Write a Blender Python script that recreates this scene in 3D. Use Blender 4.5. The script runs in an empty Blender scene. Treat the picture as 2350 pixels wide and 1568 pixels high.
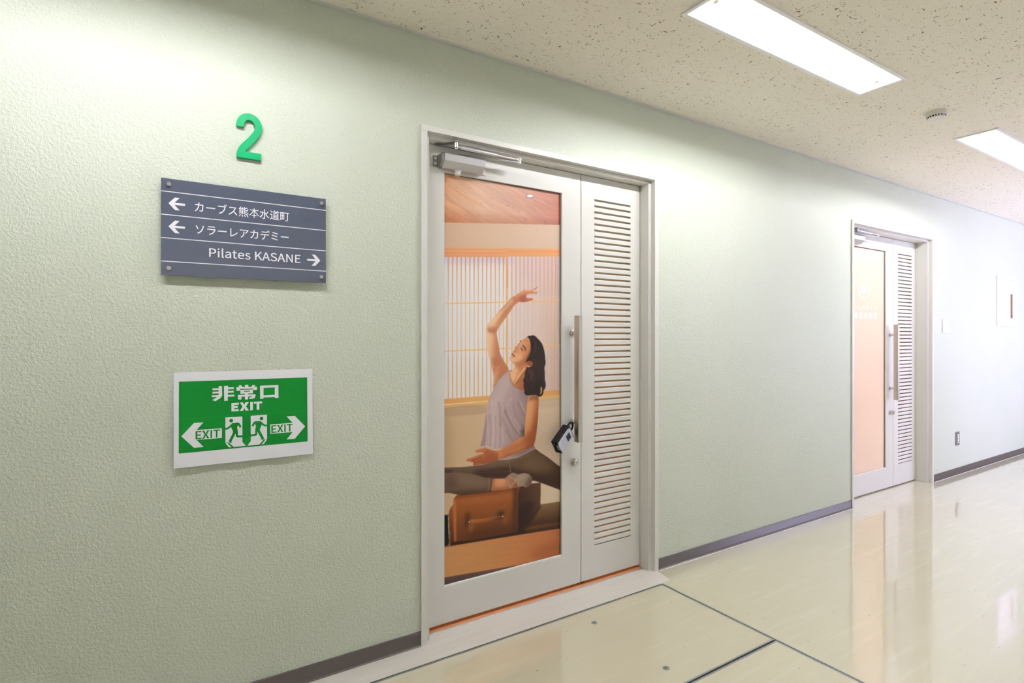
import bpy, bmesh, math, random
import numpy as np
from mathutils import Matrix, Vector, Euler

# ------------------------------------------------------------------ scene basics
SC = bpy.context.scene
COL = SC.collection
# camera: level, in the corridor, turned 57.6 degrees off the wall's run
EYE_D, EYE_H, EYE_T, FPX = 2.1110928, 1.26, 0.56494396, 1270.0
cam_data = bpy.data.cameras.new('camera')
cam = bpy.data.objects.new('camera', cam_data); COL.objects.link(cam)
cam.location = (0, -EYE_D, EYE_H); cam.rotation_euler = (math.pi/2, 0, -EYE_T)
cam_data.sensor_fit = 'HORIZONTAL'; cam_data.sensor_width = 36
cam_data.lens = 36*FPX/2350; cam_data.shift_y = -9/2350
cam_data.clip_start = .02
SC.camera = cam
# daylight: an even overcast sky, seen only through the corridor window
world = bpy.data.worlds.new('overcast_sky'); SC.world = world; world.use_nodes = True
bg = world.node_tree.nodes['Background']
bg.inputs['Color'].default_value = (.65, .63, 1, 1); bg.inputs['Strength'].default_value = SKY = 5.0
TUBE = 63.0            # brightness of the fluorescent tubes
LAMP_C = (.995, .99, 1.08)
SC.view_settings.view_transform = 'Standard'; SC.view_settings.look = 'None'
SC.view_settings.exposure = .87; SC.view_settings.gamma = 1; SC.view_settings.use_curve_mapping = False
def portal(name, loc, rot, sx, sy):
    l = bpy.data.lights.new(name, 'AREA'); l.shape = 'RECTANGLE'; l.size = sx; l.size_y = sy; l.cycles.is_portal = True
    o = bpy.data.objects.new(name, l); o.location = loc; o.rotation_euler = rot; COL.objects.link(o)
WIN = (6.0, 9.3, .6, 2.3)        # corridor window: x range, z range, in the wall opposite
YO = -2.42                        # the opposite wall, unseen, set close to bounce more light
portal('window_daylight', ((WIN[0]+WIN[1])/2, YO-.02, (WIN[2]+WIN[3])/2), (math.pi/2, 0, 0), WIN[1]-WIN[0], WIN[3]-WIN[2])
# warm lamp in the studio behind the doors
sl = bpy.data.lights.new('studio_lamp', 'AREA'); sl.shape = 'RECTANGLE'; sl.size = 5; sl.size_y = 1.4; sl.energy = 26; sl.color = (1, .80, .58)
so = bpy.data.objects.new('studio_lamp', sl); so.location = (3.2, 1.3, 2.55); COL.objects.link(so)

# ------------------------------------------------------------------ helpers
class MB:
    def __init__(s): s.v = []; s.f = []
    def add(s, v, f):
        n = len(s.v); s.v += [tuple(p) for p in v]; s.f += [tuple(i+n for i in q) for q in f]; return s
    def box(s, x0, x1, y0, y1, z0, z1):
        return s.add([(x0, y0, z0), (x1, y0, z0), (x1, y1, z0), (x0, y1, z0), (x0, y0, z1), (x1, y0, z1), (x1, y1, z1), (x0, y1, z1)],
                     [(0, 3, 2, 1), (4, 5, 6, 7), (0, 1, 5, 4), (1, 2, 6, 5), (2, 3, 7, 6), (3, 0, 4, 7)])
    def prism(s, pts, a0, a1, axis):
        """closed outline pts (two coordinates) run from a0 to a1 along axis: 'x' -> (y,z), 'y' -> (x,z), 'z' -> (x,y)"""
        n = len(pts)
        put = {'x': lambda p, a: (a, p[0], p[1]), 'y': lambda p, a: (p[0], a, p[1]), 'z': lambda p, a: (p[0], p[1], a)}[axis]
        v = [put(p, a0) for p in pts]+[put(p, a1) for p in pts]
        return s.add(v, [tuple(range(n))[::-1], tuple(range(n, 2*n))]+[(i, (i+1) % n, n+(i+1) % n, n+i) for i in range(n)])
    def ring(s, o, h, y0, y1):
        """frame in the xz plane: outer (x0,x1,z0,z1), hole the same"""
        def c(r, y): return [(r[0], y, r[2]), (r[1], y, r[2]), (r[1], y, r[3]), (r[0], y, r[3])]
        v = c(o, y0)+c(h, y0)+c(o, y1)+c(h, y1); f = []
        for i in range(4):
            j = (i+1) % 4
            f += [(i, j, 4+j, 4+i), (8+j, 8+i, 12+i, 12+j), (i, 8+i, 8+j, j), (4+i, 4+j, 12+j, 12+i)]
        return s.add(v, f)
    def tube(s, pts, r, n=12, cap=True):
        P = [Vector(p) for p in pts]; R = r if hasattr(r, '__len__') else [r]*len(P); b = len(s.v); up = None
        for i, p in enumerate(P):
            d = ((P[min(i+1, len(P)-1)]-P[max(i-1, 0)])).normalized()
            if up is None: up = d.orthogonal().normalized()
            up = (up-d*up.dot(d)).normalized(); w = d.cross(up)
            for k in range(n):
                a = 2*math.pi*k/n; s.v.append(tuple(p+(up*math.cos(a)+w*math.sin(a))*R[i]))
        for i in range(len(P)-1):
            for k in range(n):
                k2 = (k+1) % n; s.f.append((b+i*n+k, b+i*n+k2, b+(i+1)*n+k2, b+(i+1)*n+k))
        if cap:
            s.f.append(tuple(b+k for k in range(n))[::-1]); s.f.append(tuple(b+(len(P)-1)*n+k for k in range(n)))
        return s
    def lathe(s, prof, org, axis='z', n=28):
        """profile [(radius, height)] turned round an axis through org"""
        b = len(s.v)
        for r, h in prof:
            for k in range(n):
                a = 2*math.pi*k/n; c, d = r*math.cos(a), r*math.sin(a)
                q = {'z': (c, d, h), 'y': (c, h, d), 'x': (h, c, d)}[axis]
                s.v.append((org[0]+q[0], org[1]+q[1], org[2]+q[2]))
        for i in range(len(prof)-1):
            for k in range(n):
                k2 = (k+1) % n; s.f.append((b+i*n+k, b+i*n+k2, b+(i+1)*n+k2, b+(i+1)*n+k))
        s.f.append(tuple(b+k for k in range(n))[::-1]); s.f.append(tuple(b+(len(prof)-1)*n+k for k in range(n)))
        return s
    def mesh(s, name, smooth=False):
        m = bpy.data.meshes.new(name); m.from_pydata(s.v, [], s.f)
        bm = bmesh.new(); bm.from_mesh(m); bmesh.ops.recalc_face_normals(bm, faces=bm.faces); bm.to_mesh(m); bm.free()
        if smooth: m.shade_smooth()
        return m
    def build(s, name, mat, parent=None, bevel=0, smooth=False, seg=2):
        return link(name, s.mesh(name, smooth), mat, parent, bevel, seg)
def link(name, m, mat, parent=None, bevel=0, seg=2):
    if mat is not None and not m.materials: m.materials.append(mat)
    o = bpy.data.objects.new(name, m); COL.objects.link(o); o.parent = parent
    if bevel:
        b = o.modifiers.new('edge', 'BEVEL'); b.width = bevel; b.segments = seg; b.limit_method = 'ANGLE'; b.angle_limit = .6; b.harden_normals = True
        m.shade_smooth()
    return o
def smooth_by_angle(o, deg=35):
    o.data.shade_smooth()
    bm = bmesh.new(); bm.from_mesh(o.data)
    for e in bm.edges:
        if len(e.link_faces) == 2 and e.calc_face_angle(0) > math.radians(deg): e.smooth = False
    bm.to_mesh(o.data); bm.free(); return o
def empty(name, loc=(0, 0, 0), parent=None):
    o = bpy.data.objects.new(name, None); o.empty_display_size = .1; COL.objects.link(o); o.location = loc; o.parent = parent; return o
def tag(o, label, cat, group=None):
    o['label'] = label; o['category'] = cat
    if group: o['group'] = group
    return o
def structure(o, label, cat=None):
    o['kind'] = 'structure'; o['label'] = label; o['category'] = cat or o.name.split('_')[0]; return o
def local(mb, loc):                 # the same shape, measured from its thing's base
    mb.v = [(x-loc[0], y-loc[1], z-loc[2]) for x, y, z in mb.v]; return mb
try:
    import os
    SANS = bpy.data.fonts.load(os.path.join(bpy.utils.system_resource('DATAFILES'), 'fonts', 'Noto Sans CJK Regular.woff2'))
except Exception:
    SANS = None                  # Blender's built-in face instead
def glyphs(s, weight, latin):
    cu = bpy.data.curves.new('text', 'FONT'); cu.body = s; cu.size = 1; cu.offset = weight; cu.resolution_u = 6
    if latin and SANS: cu.font = SANS
    to = bpy.data.objects.new('text', cu); COL.objects.link(to); bpy.context.view_layer.update()
    m = bpy.data.meshes.new_from_object(to.evaluated_get(bpy.context.evaluated_depsgraph_get()))
    bpy.data.objects.remove(to); bpy.data.curves.remove(cu)
    co = np.empty(len(m.vertices)*3); m.vertices.foreach_get('co', co); return m, co.reshape(-1, 3)
def letters(s, x0, x1, z0, z1, y, parent, base, mt, weight=0., latin=True):
    """lettering fitted to a box in the wall plane (x to the right, z up), front at y; one mesh per letter"""
    m, co = glyphs(s, weight, latin); lo = co.min(0); hi = co.max(0); bpy.data.meshes.remove(m)
    for i, ch in enumerate(s):
        if ch == ' ': continue
        g, c = glyphs(ch, weight, latin); q, pc = glyphs(s[:i+1], weight, latin); bpy.data.meshes.remove(q)
        dx = pc[:, 0].max()-c[:, 0].max()
        if ch == '本':                # this one drawn stroke by stroke
            g = MB()
            for k, q in enumerate(([(.07, .645), (.93, .645)], [(.5, .84), (.5, -.08)], [(.455, .64), (.36, .46), (.22, .28), (.04, .12)], [(.545, .64), (.64, .46), (.78, .28), (.96, .12)], [(.27, .135), (.73, .135)])): g.add([(x, k*.00004, z) for x, z in stroke(q, .068+weight)], [tuple(range(2*len(q)))])
            g = g.mesh('letter'); c = np.array([(v.co.x, v.co.z, v.co.y) for v in g.vertices])
        out = np.stack([x0+(c[:, 0]+dx-lo[0])/(hi[0]-lo[0])*(x1-x0)-base[0], y-base[1]-c[:, 2], z0+(c[:, 1]-lo[1])/(hi[1]-lo[1])*(z1-z0)-base[2]], 1)
        g.vertices.foreach_set('co', out.ravel()); g.update(); g.name = 'letter'; g.materials.clear(); link('letter', g, mt, parent)
def flat(pts, y, t=.0003):
    return MB().prism(pts, y, y+t, 'y')
def stroke(pts, w, cap=False):
    """outline of a bent band of width w"""
    P = [Vector(p) for p in pts]; L = []; R = []
    for i, p in enumerate(P):
        a = (P[i]-P[i-1]).normalized() if i else None; b = (P[i+1]-P[i]).normalized() if i+1 < len(P) else None
        d = (a+b).normalized() if a and b else (a or b); nn = Vector((-d.y, d.x)); k = 1/max(.5, nn.dot(Vector((-(a or b).y, (a or b).x))))
        L.append(p+nn*w/2*k); R.append(p-nn*w/2*k)
    return [tuple(q) for q in L+R[::-1]]

# ------------------------------------------------------------------ materials
def mat(name, color, rough=.5, metal=0., spec=.5, coat=0.):
    m = bpy.data.materials.new(name); m.use_nodes = True; b = m.node_tree.nodes['Principled BSDF']
    b.inputs['Base Color'].default_value = (*color, 1); b.inputs['Roughness'].default_value = rough; b.inputs['Metallic'].default_value = metal
    b.inputs['Specular IOR Level'].default_value = spec; b.inputs['Coat Weight'].default_value = coat; b.inputs['Coat Roughness'].default_value = .05
    return m
class N:
    def __init__(s, m): s.t = m.node_tree; s.b = s.t.nodes['Principled BSDF']
    def new(s, t, **k):
        n = s.t.nodes.new(t)
        for a, v in k.items():
            if hasattr(n, a): setattr(n, a, v)
            else: n.inputs[a.replace('_', ' ')].default_value = v
        return n
    def to(s, a, b): s.t.links.new(a, b)
    def coords(s, scale=(1, 1, 1), rot=(0, 0, 0)):
        c = s.new('ShaderNodeTexCoord'); mp = s.new('ShaderNodeMapping'); mp.inputs['Scale'].default_value = scale; mp.inputs['Rotation'].default_value = rot
        s.to(c.outputs['Object'], mp.inputs['Vector']); return mp.outputs['Vector']
    def noise(s, vec, scale, detail=2., rough=.5, dist=0.):
        n = s.new('ShaderNodeTexNoise'); n.inputs['Scale'].default_value = scale; n.inputs['Detail'].default_value = detail
        n.inputs['Roughness'].default_value = rough; n.inputs['Distortion'].default_value = dist; s.to(vec, n.inputs['Vector']); return n.outputs['Fac']
    def ramp(s, fac, stops):
        r = s.new('ShaderNodeValToRGB'); e = r.color_ramp.elements
        while len(e) < len(stops): e.new(.5)
        for q, (p, c) in zip(e, stops): q.position = p; q.color = (*c, 1) if hasattr(c, '__len__') else (c, c, c, 1)
        s.to(fac, r.inputs['Fac']); return r.outputs['Color']
    def math(s, op, a, b):
        n = s.new('ShaderNodeMath', operation=op)
        for i, v in enumerate((a, b)):
            if hasattr(v, 'links'): s.to(v, n.inputs[i])
            else: n.inputs[i].default_value = v
        return n.outputs[0]
    def mix(s, fac, a, b):
        n = s.new('ShaderNodeMix', data_type='RGBA')
        for k, v in ((0, fac), (6, a), (7, b)):
            if hasattr(v, 'links'): s.to(v, n.inputs[k])
            else: n.inputs[k].default_value = v if k == 0 else (*v, 1)
        return n.outputs[2]
    def bump(s, h, strength, dist):
        n = s.new('ShaderNodeBump'); n.inputs['Strength'].default_value = strength; n.inputs['Distance'].default_value = dist
        s.to(h, n.inputs['Height']); s.to(n.outputs['Normal'], s.b.inputs['Normal']); return n
    def base(s, c): s.to(c, s.b.inputs['Base Color'])
M = {}
# pale green sprayed wall paint with a pebbled skin
m = M['wall'] = mat('green_wall_paint', (.60, .645, .52), .42, spec=.45); n = N(m); v = n.coords()
h = n.math('ADD', n.math('MULTIPLY', n.noise(v, 108, 2.2, .5, .3), .8), n.math('MULTIPLY', n.noise(v, 230, 1, .5), .3))
n.bump(n.ramp(h, [(.38, 0.), (.72, 1.)]), .62, .0022)
n.base(n.mix(n.ramp(n.noise(v, 1.3, 2), [(.35, 0.), (.7, 1.)]), (.585, .63, .50), (.61, .65, .53)))
M['wall_plain'] = mat('bounce_wall_paint', (.83, .83, .79), .6)  # unseen opposite wall, made pale so it bounces more light
# fissured ceiling board
m = M['ceiling'] = mat('fissured_ceiling_board', (.8, .76, .66), .9, spec=.2); n = N(m)
a = n.noise(n.coords((38, 95, 1), (0, 0, .35)), 1, 1.5, .5, 1.6); b = n.noise(n.coords((95, 45, 1), (0, 0, -.3)), 1, 1.2, .5, 1.2); d = n.noise(n.coords((150, 260, 1)), 1, 1)
big = n.math('MAXIMUM', n.ramp(a, [(.678, 0.), (.72, 1.)]), n.math('MAXIMUM', n.ramp(b, [(.70, 0.), (.735, 1.)]), n.math('MULTIPLY', n.ramp(d, [(.72, 0.), (.76, 1.)]), .6)))
n.base(n.mix(big, (.90, .85, .725), (.27, .22, .135))); n.bump(big, .6, -.003)
# waxed vinyl floor
m = M['floor'] = mat('waxed_vinyl_floor', (.6, .56, .38), .11, spec=1.0, coat=.9); n = N(m)
st = n.noise(n.coords((2.2, 26, 1), (0, 0, .06)), 1, 3, .6, .3); bl = n.noise(n.coords((.9, 1.6, 1)), 1, 2)
c = n.mix(n.ramp(st, [(.52, 0.), (.74, 1.)]), (.655, .61, .43), (.70, .66, .49)); c = n.mix(n.ramp(bl, [(.35, 0.), (.75, .55)]), c, (.62, .575, .41))
sp = n.noise(n.coords((60, 75, 1)), 1, 1); c = n.mix(n.ramp(sp, [(.765, 0.), (.785, .8)]), c, (.25, .2, .1))
n.base(c); n.bump(n.noise(n.coords((7, 7, 1)), 1, 2, .5), .05, .02)
n.to(n.ramp(n.noise(n.coords((1.4, 1.4, 1)), 1, 3), [(.3, .05), (.75, .13)]), n.b.inputs['Roughness'])
m = M['sill_vinyl'] = mat('pale_sill_vinyl', (.70, .655, .57), .3); n = N(m)
n.base(n.mix(n.ramp(n.noise(n.coords((3, 30, 1), (0, 0, .08)), 1, 3), [(.4, 0.), (.7, 1.)]), (.69, .645, .56), (.73, .69, .62)))
M['door'] = mat('warm_grey_door_paint', (.70, .685, .62), .34)
M['slat'] = M['door']
M['baseboard'] = mat('brown_vinyl_skirting', (.082, .066, .057), .3, spec=.8)
M['chrome'] = mat('brushed_steel', (.62, .60, .56), .28, 1.)
M['bar'] = mat('anodised_bronze_aluminium', (.56, .52, .44), .34, 1.)
M['bar_light'] = mat('anodised_aluminium', (.66, .65, .58), .3, 1.)
M['alu'] = mat('silver_closer_paint', (.56, .56, .56), .35, .55)
M['darkmetal'] = mat('dull_grey_metal', (.27, .26, .24), .4, .8)
M['black'] = mat('black_plastic', (.008, .008, .011), .5, spec=.3)
M['joint'] = mat('dark_joint', (.02, .02, .02), .7)
M['edge'] = mat('hatch_edge_metal', (.36, .37, .36), .4, .7)
M['white'] = mat('white_enamel', (.9, .9, .88), .4)
M['plastic'] = mat('ivory_plastic', (.80, .78, .72), .4)
m = M['tube'] = mat('lit_tube', (1, 1, 1)); b = m.node_tree.nodes['Principled BSDF']; b.inputs['Emission Color'].default_value = (*LAMP_C, 1); b.inputs['Emission Strength'].default_value = TUBE
M['board'] = mat('slate_acrylic', (.075, .088, .125), .06, spec=.5, coat=.6)
M['letter'] = mat('white_lettering', (.80, .80, .82), .5)
M['number'] = mat('green_acrylic', (.0, .36, .125), .35, spec=.3)
m = M['paper'] = mat('white_paper', (.80, .80, .81), .55)
M['green'] = mat('exit_green_print', (.001, .20, .02), .5, spec=.2)
M['glass'] = mat('pane_glass', (.5, .45, .4), .05)
m = M['peach'] = mat('peach_film_glass', (.86, .64, .47), .13, spec=.35); b = m.node_tree.nodes['Principled BSDF']; n = N(m)
n.bump(n.noise(n.coords((55, 1, 80), (0, .7, 0)), 1, 1), .03, .002)
M['film_white'] = mat('white_film', (.93, .91, .88), .3)
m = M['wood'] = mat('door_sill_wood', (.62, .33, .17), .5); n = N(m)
n.base(n.mix(n.noise(n.coords((3, 40, 1)), 1, 3), (.70, .29, .11), (.84, .39, .17)))  # bright orange stands in for studio light glowing under the door
M['dim_wood'] = mat('studio_wood_floor', (.30, .19, .11), .5)  # rest of the studio floor, colour darkened so the louvre slots look shaded
M['led'] = mat('green_lamp', (.02, .5, .1), .3); M['led'].node_tree.nodes['Principled BSDF'].inputs['Emission Color'].default_value = (.05, 1, .2, 1); M['led'].node_tree.nodes['Principled BSDF'].inputs['Emission Strength'].default_value = .12
m = M['face'] = mat('silver_plastic', (.42, .43, .43), .35, .3); n = N(m); n.base(n.mix(n.ramp(n.noise(n.coords((30, 30, 140)), 1, 3), [(.45, 0.), (.8, 1.)]), (.40, .41, .41), (.52, .53, .54)))
M['brown'] = mat('brown_pull', (.30, .14, .085), .4)
M['clear'] = mat('window_paint', (.8, .8, .8), .4)
m = M['print'] = mat('printed_film', (1, 1, 1), .32, spec=.25); n = N(m); at = n.new('ShaderNodeAttribute', attribute_name='print'); n.base(at.outputs['Color'])
PRINT_GAIN = 1.0
# ---------------------------------------------------------------- printed picture
# The big print on the first door is flat: its picture is drawn here with numpy
# (coordinates = picture pixels) and stored as colours of one flat sheet.
PX0, PY0, PX1, PY1, SS = 1012.0, 394.0, 1294.0, 1354.0, 2.0
class Canvas:
    def __init__(s):
        s.W = int((PX1-PX0)*SS); s.H = int((PY1-PY0)*SS)
        s.img = np.zeros((s.H, s.W, 3), np.float32)
        s.X, s.Y = np.meshgrid(np.arange(s.W)/SS+PX0, np.arange(s.H)/SS+PY0)
        s.X = s.X.astype(np.float32); s.Y = s.Y.astype(np.float32)
    def blur(s, m, r):
        r = int(round(r*SS))
        if r < 1: return m
        for _ in range(2):
            for ax in (0, 1):
                p = [(0, 0), (0, 0)]; p[ax] = (r+1, r)
                c = np.cumsum(np.pad(m, p, mode='edge'), axis=ax)
                n = 2*r+1
                m = (c[n:]-c[:-n])/n if ax == 0 else (c[:, n:]-c[:, :-n])/n
        return m
    def mask(s, pts, smooth=True, feather=0.5):
        P = np.array(pts, float)
        if smooth:
            Q = []; n = len(P)
            for i in range(n):
                a, b, c, d = P[i-1], P[i], P[(i+1) % n], P[(i+2) % n]
                for t in np.arange(0, 1, .2):
                    Q.append(.5*((2*b)+(-a+c)*t+(2*a-5*b+4*c-d)*t*t+(-a+3*b-3*c+d)*t**3))
            P = np.array(Q)
        m = np.zeros((s.H, s.W), bool)
        q = (P-[PX0, PY0])*SS
        for (xa, ya), (xb, yb) in zip(q, np.roll(q, -1, 0)):
            if ya == yb: continue
            if ya > yb: xa, ya, xb, yb = xb, yb, xa, ya
            r0 = max(0, int(math.ceil(ya))); r1 = min(s.H, int(math.ceil(yb)))
            if r1 <= r0: continue
            rr = np.arange(r0, r1); xc = np.clip(np.ceil(xa+(rr-ya)*(xb-xa)/(yb-ya)), 0, s.W).astype(int)
            m[r0:r1] ^= (np.arange(s.W)[None, :] >= xc[:, None])
        return s.blur(m.astype(np.float32), feather)
    def col(s, c, g=None):
        """plain colour, or a run of colours between two points g=(p0,p1)"""
        if g is None: return np.array(c, np.float32)
        (x0, y0), (x1, y1) = g
        t = ((s.X-x0)*(x1-x0)+(s.Y-y0)*(y1-y0))/((x1-x0)**2+(y1-y0)**2)
        k = np.linspace(0, 1, len(c)); c = np.array(c, float)
        return np.stack([np.interp(t, k, c[:, i]) for i in range(3)], -1).astype(np.float32)
    def put(s, m, c, a=1.):
        m = (m*a)[..., None]; s.img = s.img*(1-m)+c*m
    def poly(s, pts, c, g=None, smooth=True, feather=.5, a=1., clip=None):
        m = s.mask(pts, smooth, feather)
        if clip is not None: m = m*clip
        s.put(m, s.col(c, g), a); return m
    def line(s, pts, w, c, a=1., feather=.4, clip=None):
        P = np.array(pts, float)
        ws = np.array(w if hasattr(w, '__len__') else [w]*len(P), float)
        lo = P.min(0)-ws.max()-3; hi = P.max(0)+ws.max()+3
        x0 = max(0, int((lo[0]-PX0)*SS)); x1 = min(s.W, int((hi[0]-PX0)*SS)+1)
        y0 = max(0, int((lo[1]-PY0)*SS)); y1 = min(s.H, int((hi[1]-PY0)*SS)+1)
        if x1 <= x0 or y1 <= y0: return
        X = s.X[y0:y1, x0:x1]; Y = s.Y[y0:y1, x0:x1]; best = np.full(X.shape, -99., np.float32)
        for i in range(len(P)-1):
            d = P[i+1]-P[i]; L = max(1e-6, (d*d).sum())
            t = np.clip(((X-P[i][0])*d[0]+(Y-P[i][1])*d[1])/L, 0, 1)
            best = np.maximum(best, (ws[i]+(ws[i+1]-ws[i])*t)/2-np.hypot(X-P[i][0]-t*d[0], Y-P[i][1]-t*d[1]))
        m = np.clip(best/max(feather, .05)*.5+.5, 0, 1)*a
        if clip is not None: m = m*clip[y0:y1, x0:x1]
        m = m[..., None]; s.img[y0:y1, x0:x1] = s.img[y0:y1, x0:x1]*(1-m)+np.array(c, np.float32)*m
    def soft(s, pts, c, a, r, clip=None, smooth=True):
        m = s.blur(s.mask(pts, smooth, 0), r)
        if clip is not None: m = m*clip
        s.put(m, np.array(c, np.float32), a)
    def dots(s, pts, r, c, a=1., feather=.5, clip=None):
        for p in pts: s.line([p, (p[0]+.01, p[1])], 2*r, c, a, feather, clip)
def noise1(x, seed, n=4096):
    t = np.random.RandomState(seed).rand(n+1); x = np.mod(x, n-1); i = x.astype(int); f = x-i; f = f*f*(3-2*f)
    return (t[i]*(1-f)+t[i+1]*f)*2-1
def noise2(x, y, seed, n=256):
    t = np.random.RandomState(seed).rand(n, n); xi = np.floor(x).astype(int); yi = np.floor(y).astype(int)
    fx = x-xi; fy = y-yi; fx = fx*fx*(3-2*fx); fy = fy*fy*(3-2*fy)
    g = lambda a, b: t[np.mod(a, n), np.mod(b, n)]
    return ((g(xi, yi)*(1-fx)+g(xi+1, yi)*fx)*(1-fy)+(g(xi, yi+1)*(1-fx)+g(xi+1, yi+1)*fx)*fy)*2-1
def zoomed(ox, oy, k): return lambda *p: [(ox+a/k, oy+b/k) for a, b in zip(p[::2], p[1::2])]
def paint_picture():
    c = Canvas(); X, Y = c.X, c.Y
    A = zoomed(1010, 390, 5.059); B = zoomed(1080, 630, 5.227); C = zoomed(1010, 900, 5.2267)
    D = zoomed(1010, 1080, 5.6); E = zoomed(1150, 750, 8.711)
    lx, rx = 1010, 1296
    # room wall, wooden ceiling
    c.img[:] = c.col([(203, 172, 134), (206, 178, 142), (222, 200, 172)], ((1020, 1000), (1284, 960)))
    c.poly([(lx, 512), (rx, 517), (rx, 575), (lx, 572)], [(206, 172, 143), (215, 186, 158), (214, 188, 164)], ((1020, 540), (1284, 540)), smooth=False)
    m = c.mask([(lx, 380), (rx, 380), (rx, 516.6), (lx, 510.4)], False)
    base = c.col([(206, 154, 116), (216, 178, 152), (206, 160, 138), (184, 124, 108)], ((1018, 470), (1290, 470)))
    n = Y-(.78-.0006*(X-1020))*(X-1020)+noise2(X*.02, Y*.02, 2)*6
    g = noise1(n*.10+900, 3)*.5+noise1(n*.31+900, 4)*.3+noise1(n*.9+950+X*.01, 5)*.3+noise2(X*.05, n*.25, 6)*.5
    base = base*(1+.05*g[..., None])+np.stack([g*3, g*1, -g*3], -1)
    dk = np.clip((Y-(470+.12*(X-1020)))/45, 0, 1)[..., None]
    base = base*(1-dk*np.array([.17, .33, .42]))
    tp = np.clip((424-.165*(1020-X)-Y+0)/14, 0, 1)[..., None]
    base = base*1.02
    c.put(m, base)
    for a, b, r in ((190, 205, 1.2), (347, 212, .9), (475, 385, 1.1), (793, 410, 1.3), (910, 488, 1.2), (985, 565, 1.3), (1000, 580, 1.3), (1217, 603, 1.9), (840, 440, .7), (600, 330, .7), (160, 540, .9), (450, 525, .8), (1100, 360, .8)):
        p = A(a, b)[0]; c.line([(p[0]-1.1, p[1]-1.0), (p[0]+1.1, p[1]+.8)], r*1.0, (120, 72, 72), .42, 1.2)
    for pts in ((60, 440, 300, 570, 420, 615), (60, 330, 260, 440, 480, 600), (90, 180, 330, 330, 520, 440)):
        c.line(A(*pts), 1.6, (170, 95, 65), .28, 1.6, m)
    p = A(1043, 305)[0]; th = np.linspace(0, 2*math.pi, 24, endpoint=False)
    el = lambda cx, cy, a, b: [(cx+a*math.cos(t), cy+b*math.sin(t)) for t in th]
    c.poly(el(p[0], p[1], 9.4, 4.7), (136, 122, 134)); c.poly(el(p[0], p[1]-.2, 7.6, 3.5), (228, 214, 208)); c.poly(el(p[0]+.3, p[1]-.9, 5.2, 2.1), (255, 252, 250))
    c.poly([(1282.3, 380), (rx, 380), (rx, 517), (1281.5, 516)], (150, 62, 34), smooth=False, a=.55)
    # sliding paper screens with slats
    sb = lambda x: 917-(x-1021)*.0802          # lower edge of the screens
    pm = c.poly([(lx, 580), (rx, 580), (rx, sb(rx)+1), (lx, sb(lx)+1)], [(228, 228, 228), (234, 234, 232), (232, 229, 228), (218, 204, 208), (206, 184, 176)], ((1020, 700), (1284, 700)), smooth=False)
    c.soft([(lx, 585), (1180, 585), (1180, 606), (lx, 606)], (205, 205, 238), .75, 5, pm, False)
    c.soft([(1175, 585), (rx, 585), (rx, 640), (1200, 640)], (214, 196, 208), .5, 12, pm, False)
    c.soft([(lx, 860), (1130, 850), (1130, 930), (lx, 930)], (236, 226, 205), .35, 14, pm, False)
    xs = [1010+v/5.059 for v in (95, 145, 195, 245, 295, 345, 395, 443, 493, 541, 590, 640, 687, 735)]
    xs2 = [1010+v/5.059 for v in (833, 880, 927, 973, 1020, 1067, 1113, 1160, 1207, 1253, 1300, 1343)]
    for i, x in enumerate([1012.5]+xs+xs2):
        t = (x-1020)/264; top = 588
        cl = np.array((228, 178, 128))*(1-t)+np.array((236, 184, 124))*t
        if i < 15: c.poly([(x-1.9, top), (x+2.6, top), (x+1.0, top+34), (x-.8, top+34)], (214, 152, 112), smooth=False, a=.9)
        else:
            c.line([(x+1.9, top), (x+1.9, sb(x))], 2.6, (222, 198, 190), .55, .6)
        c.line([(x, top), (x, sb(x)+1)], 2.1, cl, .96, .7)
        c.line([(x, top), (x, top+50), (x, top+90)], [2.1, 1.9, .6], (210, 142, 96), .6, .8)
        if i < 15: c.line([(x, 820), (x, sb(x)+1)], 2.1, (214, 160, 106), .55, .7)
        c.line([(x+.5, 690), (x+.5, 800)], 1.4, (240, 206, 150), .5, .8)
    c.line([(1163.8, 580), (1163.8, sb(1164))], 5.4, (232, 190, 132), 1, .6); c.line([(1162, 580), (1162, 900)], 1.2, (222, 160, 104), .7, .8)
    c.line([(1164, 588), (1164, 660)], 5.0, (224, 158, 108), .7, .8)
    for q in ([(lx, 697.2), (1160, 693.4)], [(1168, 692.6), (rx, 689)], [(lx, 806.6), (1160, 800)], [(1168, 799), (rx, 792.3)]):
        c.line(q, 2.9, (238, 200, 138), .95, .6); c.line([(q[0][0], q[0][1]+1), (q[1][0], q[1][1]+1)], .9, (222, 164, 100), .6, .7)
    for x in xs+xs2:
        for yy in (697.2-(x-1010)*.0266, 806.6-(x-1010)*.05): c.dots([(x, yy)], 1.1, (214, 152, 92), .5)
    c.poly([(lx, 569.5), (rx, 571), (rx, 589), (1166, 588.5), (1166, 590), (lx, 590)], [(222, 152, 104), (226, 160, 108), (228, 164, 112)], ((1020, 580), (1284, 580)), smooth=False)
    c.line([(lx, 576.8), (1160, 578)], 1.2, (250, 205, 165), .8); c.line([(lx, 578.3), (1160, 579.3)], .9, (188, 118, 76), .8); c.line([(1164, 577.5), (rx, 577.5)], .8, (196, 128, 84), .7)
    c.line([(lx, 589.6), (1160, 589.8)], .9, (196, 128, 92), .6)
    # lower rail and sill
    c.poly([(lx, 917), (rx, 894), (rx, 905.5), (lx, 928.5)], [(222, 160, 92), (226, 172, 104), (228, 160, 92)], ((1020, 920), (1284, 900)), smooth=False)
    c.poly([(lx, 930), (rx, 906), (rx, 915.5), (lx, 938)], [(226, 182, 112), (222, 180, 106), (226, 186, 122)], ((1020, 930), (1284, 910)), smooth=False)
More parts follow.
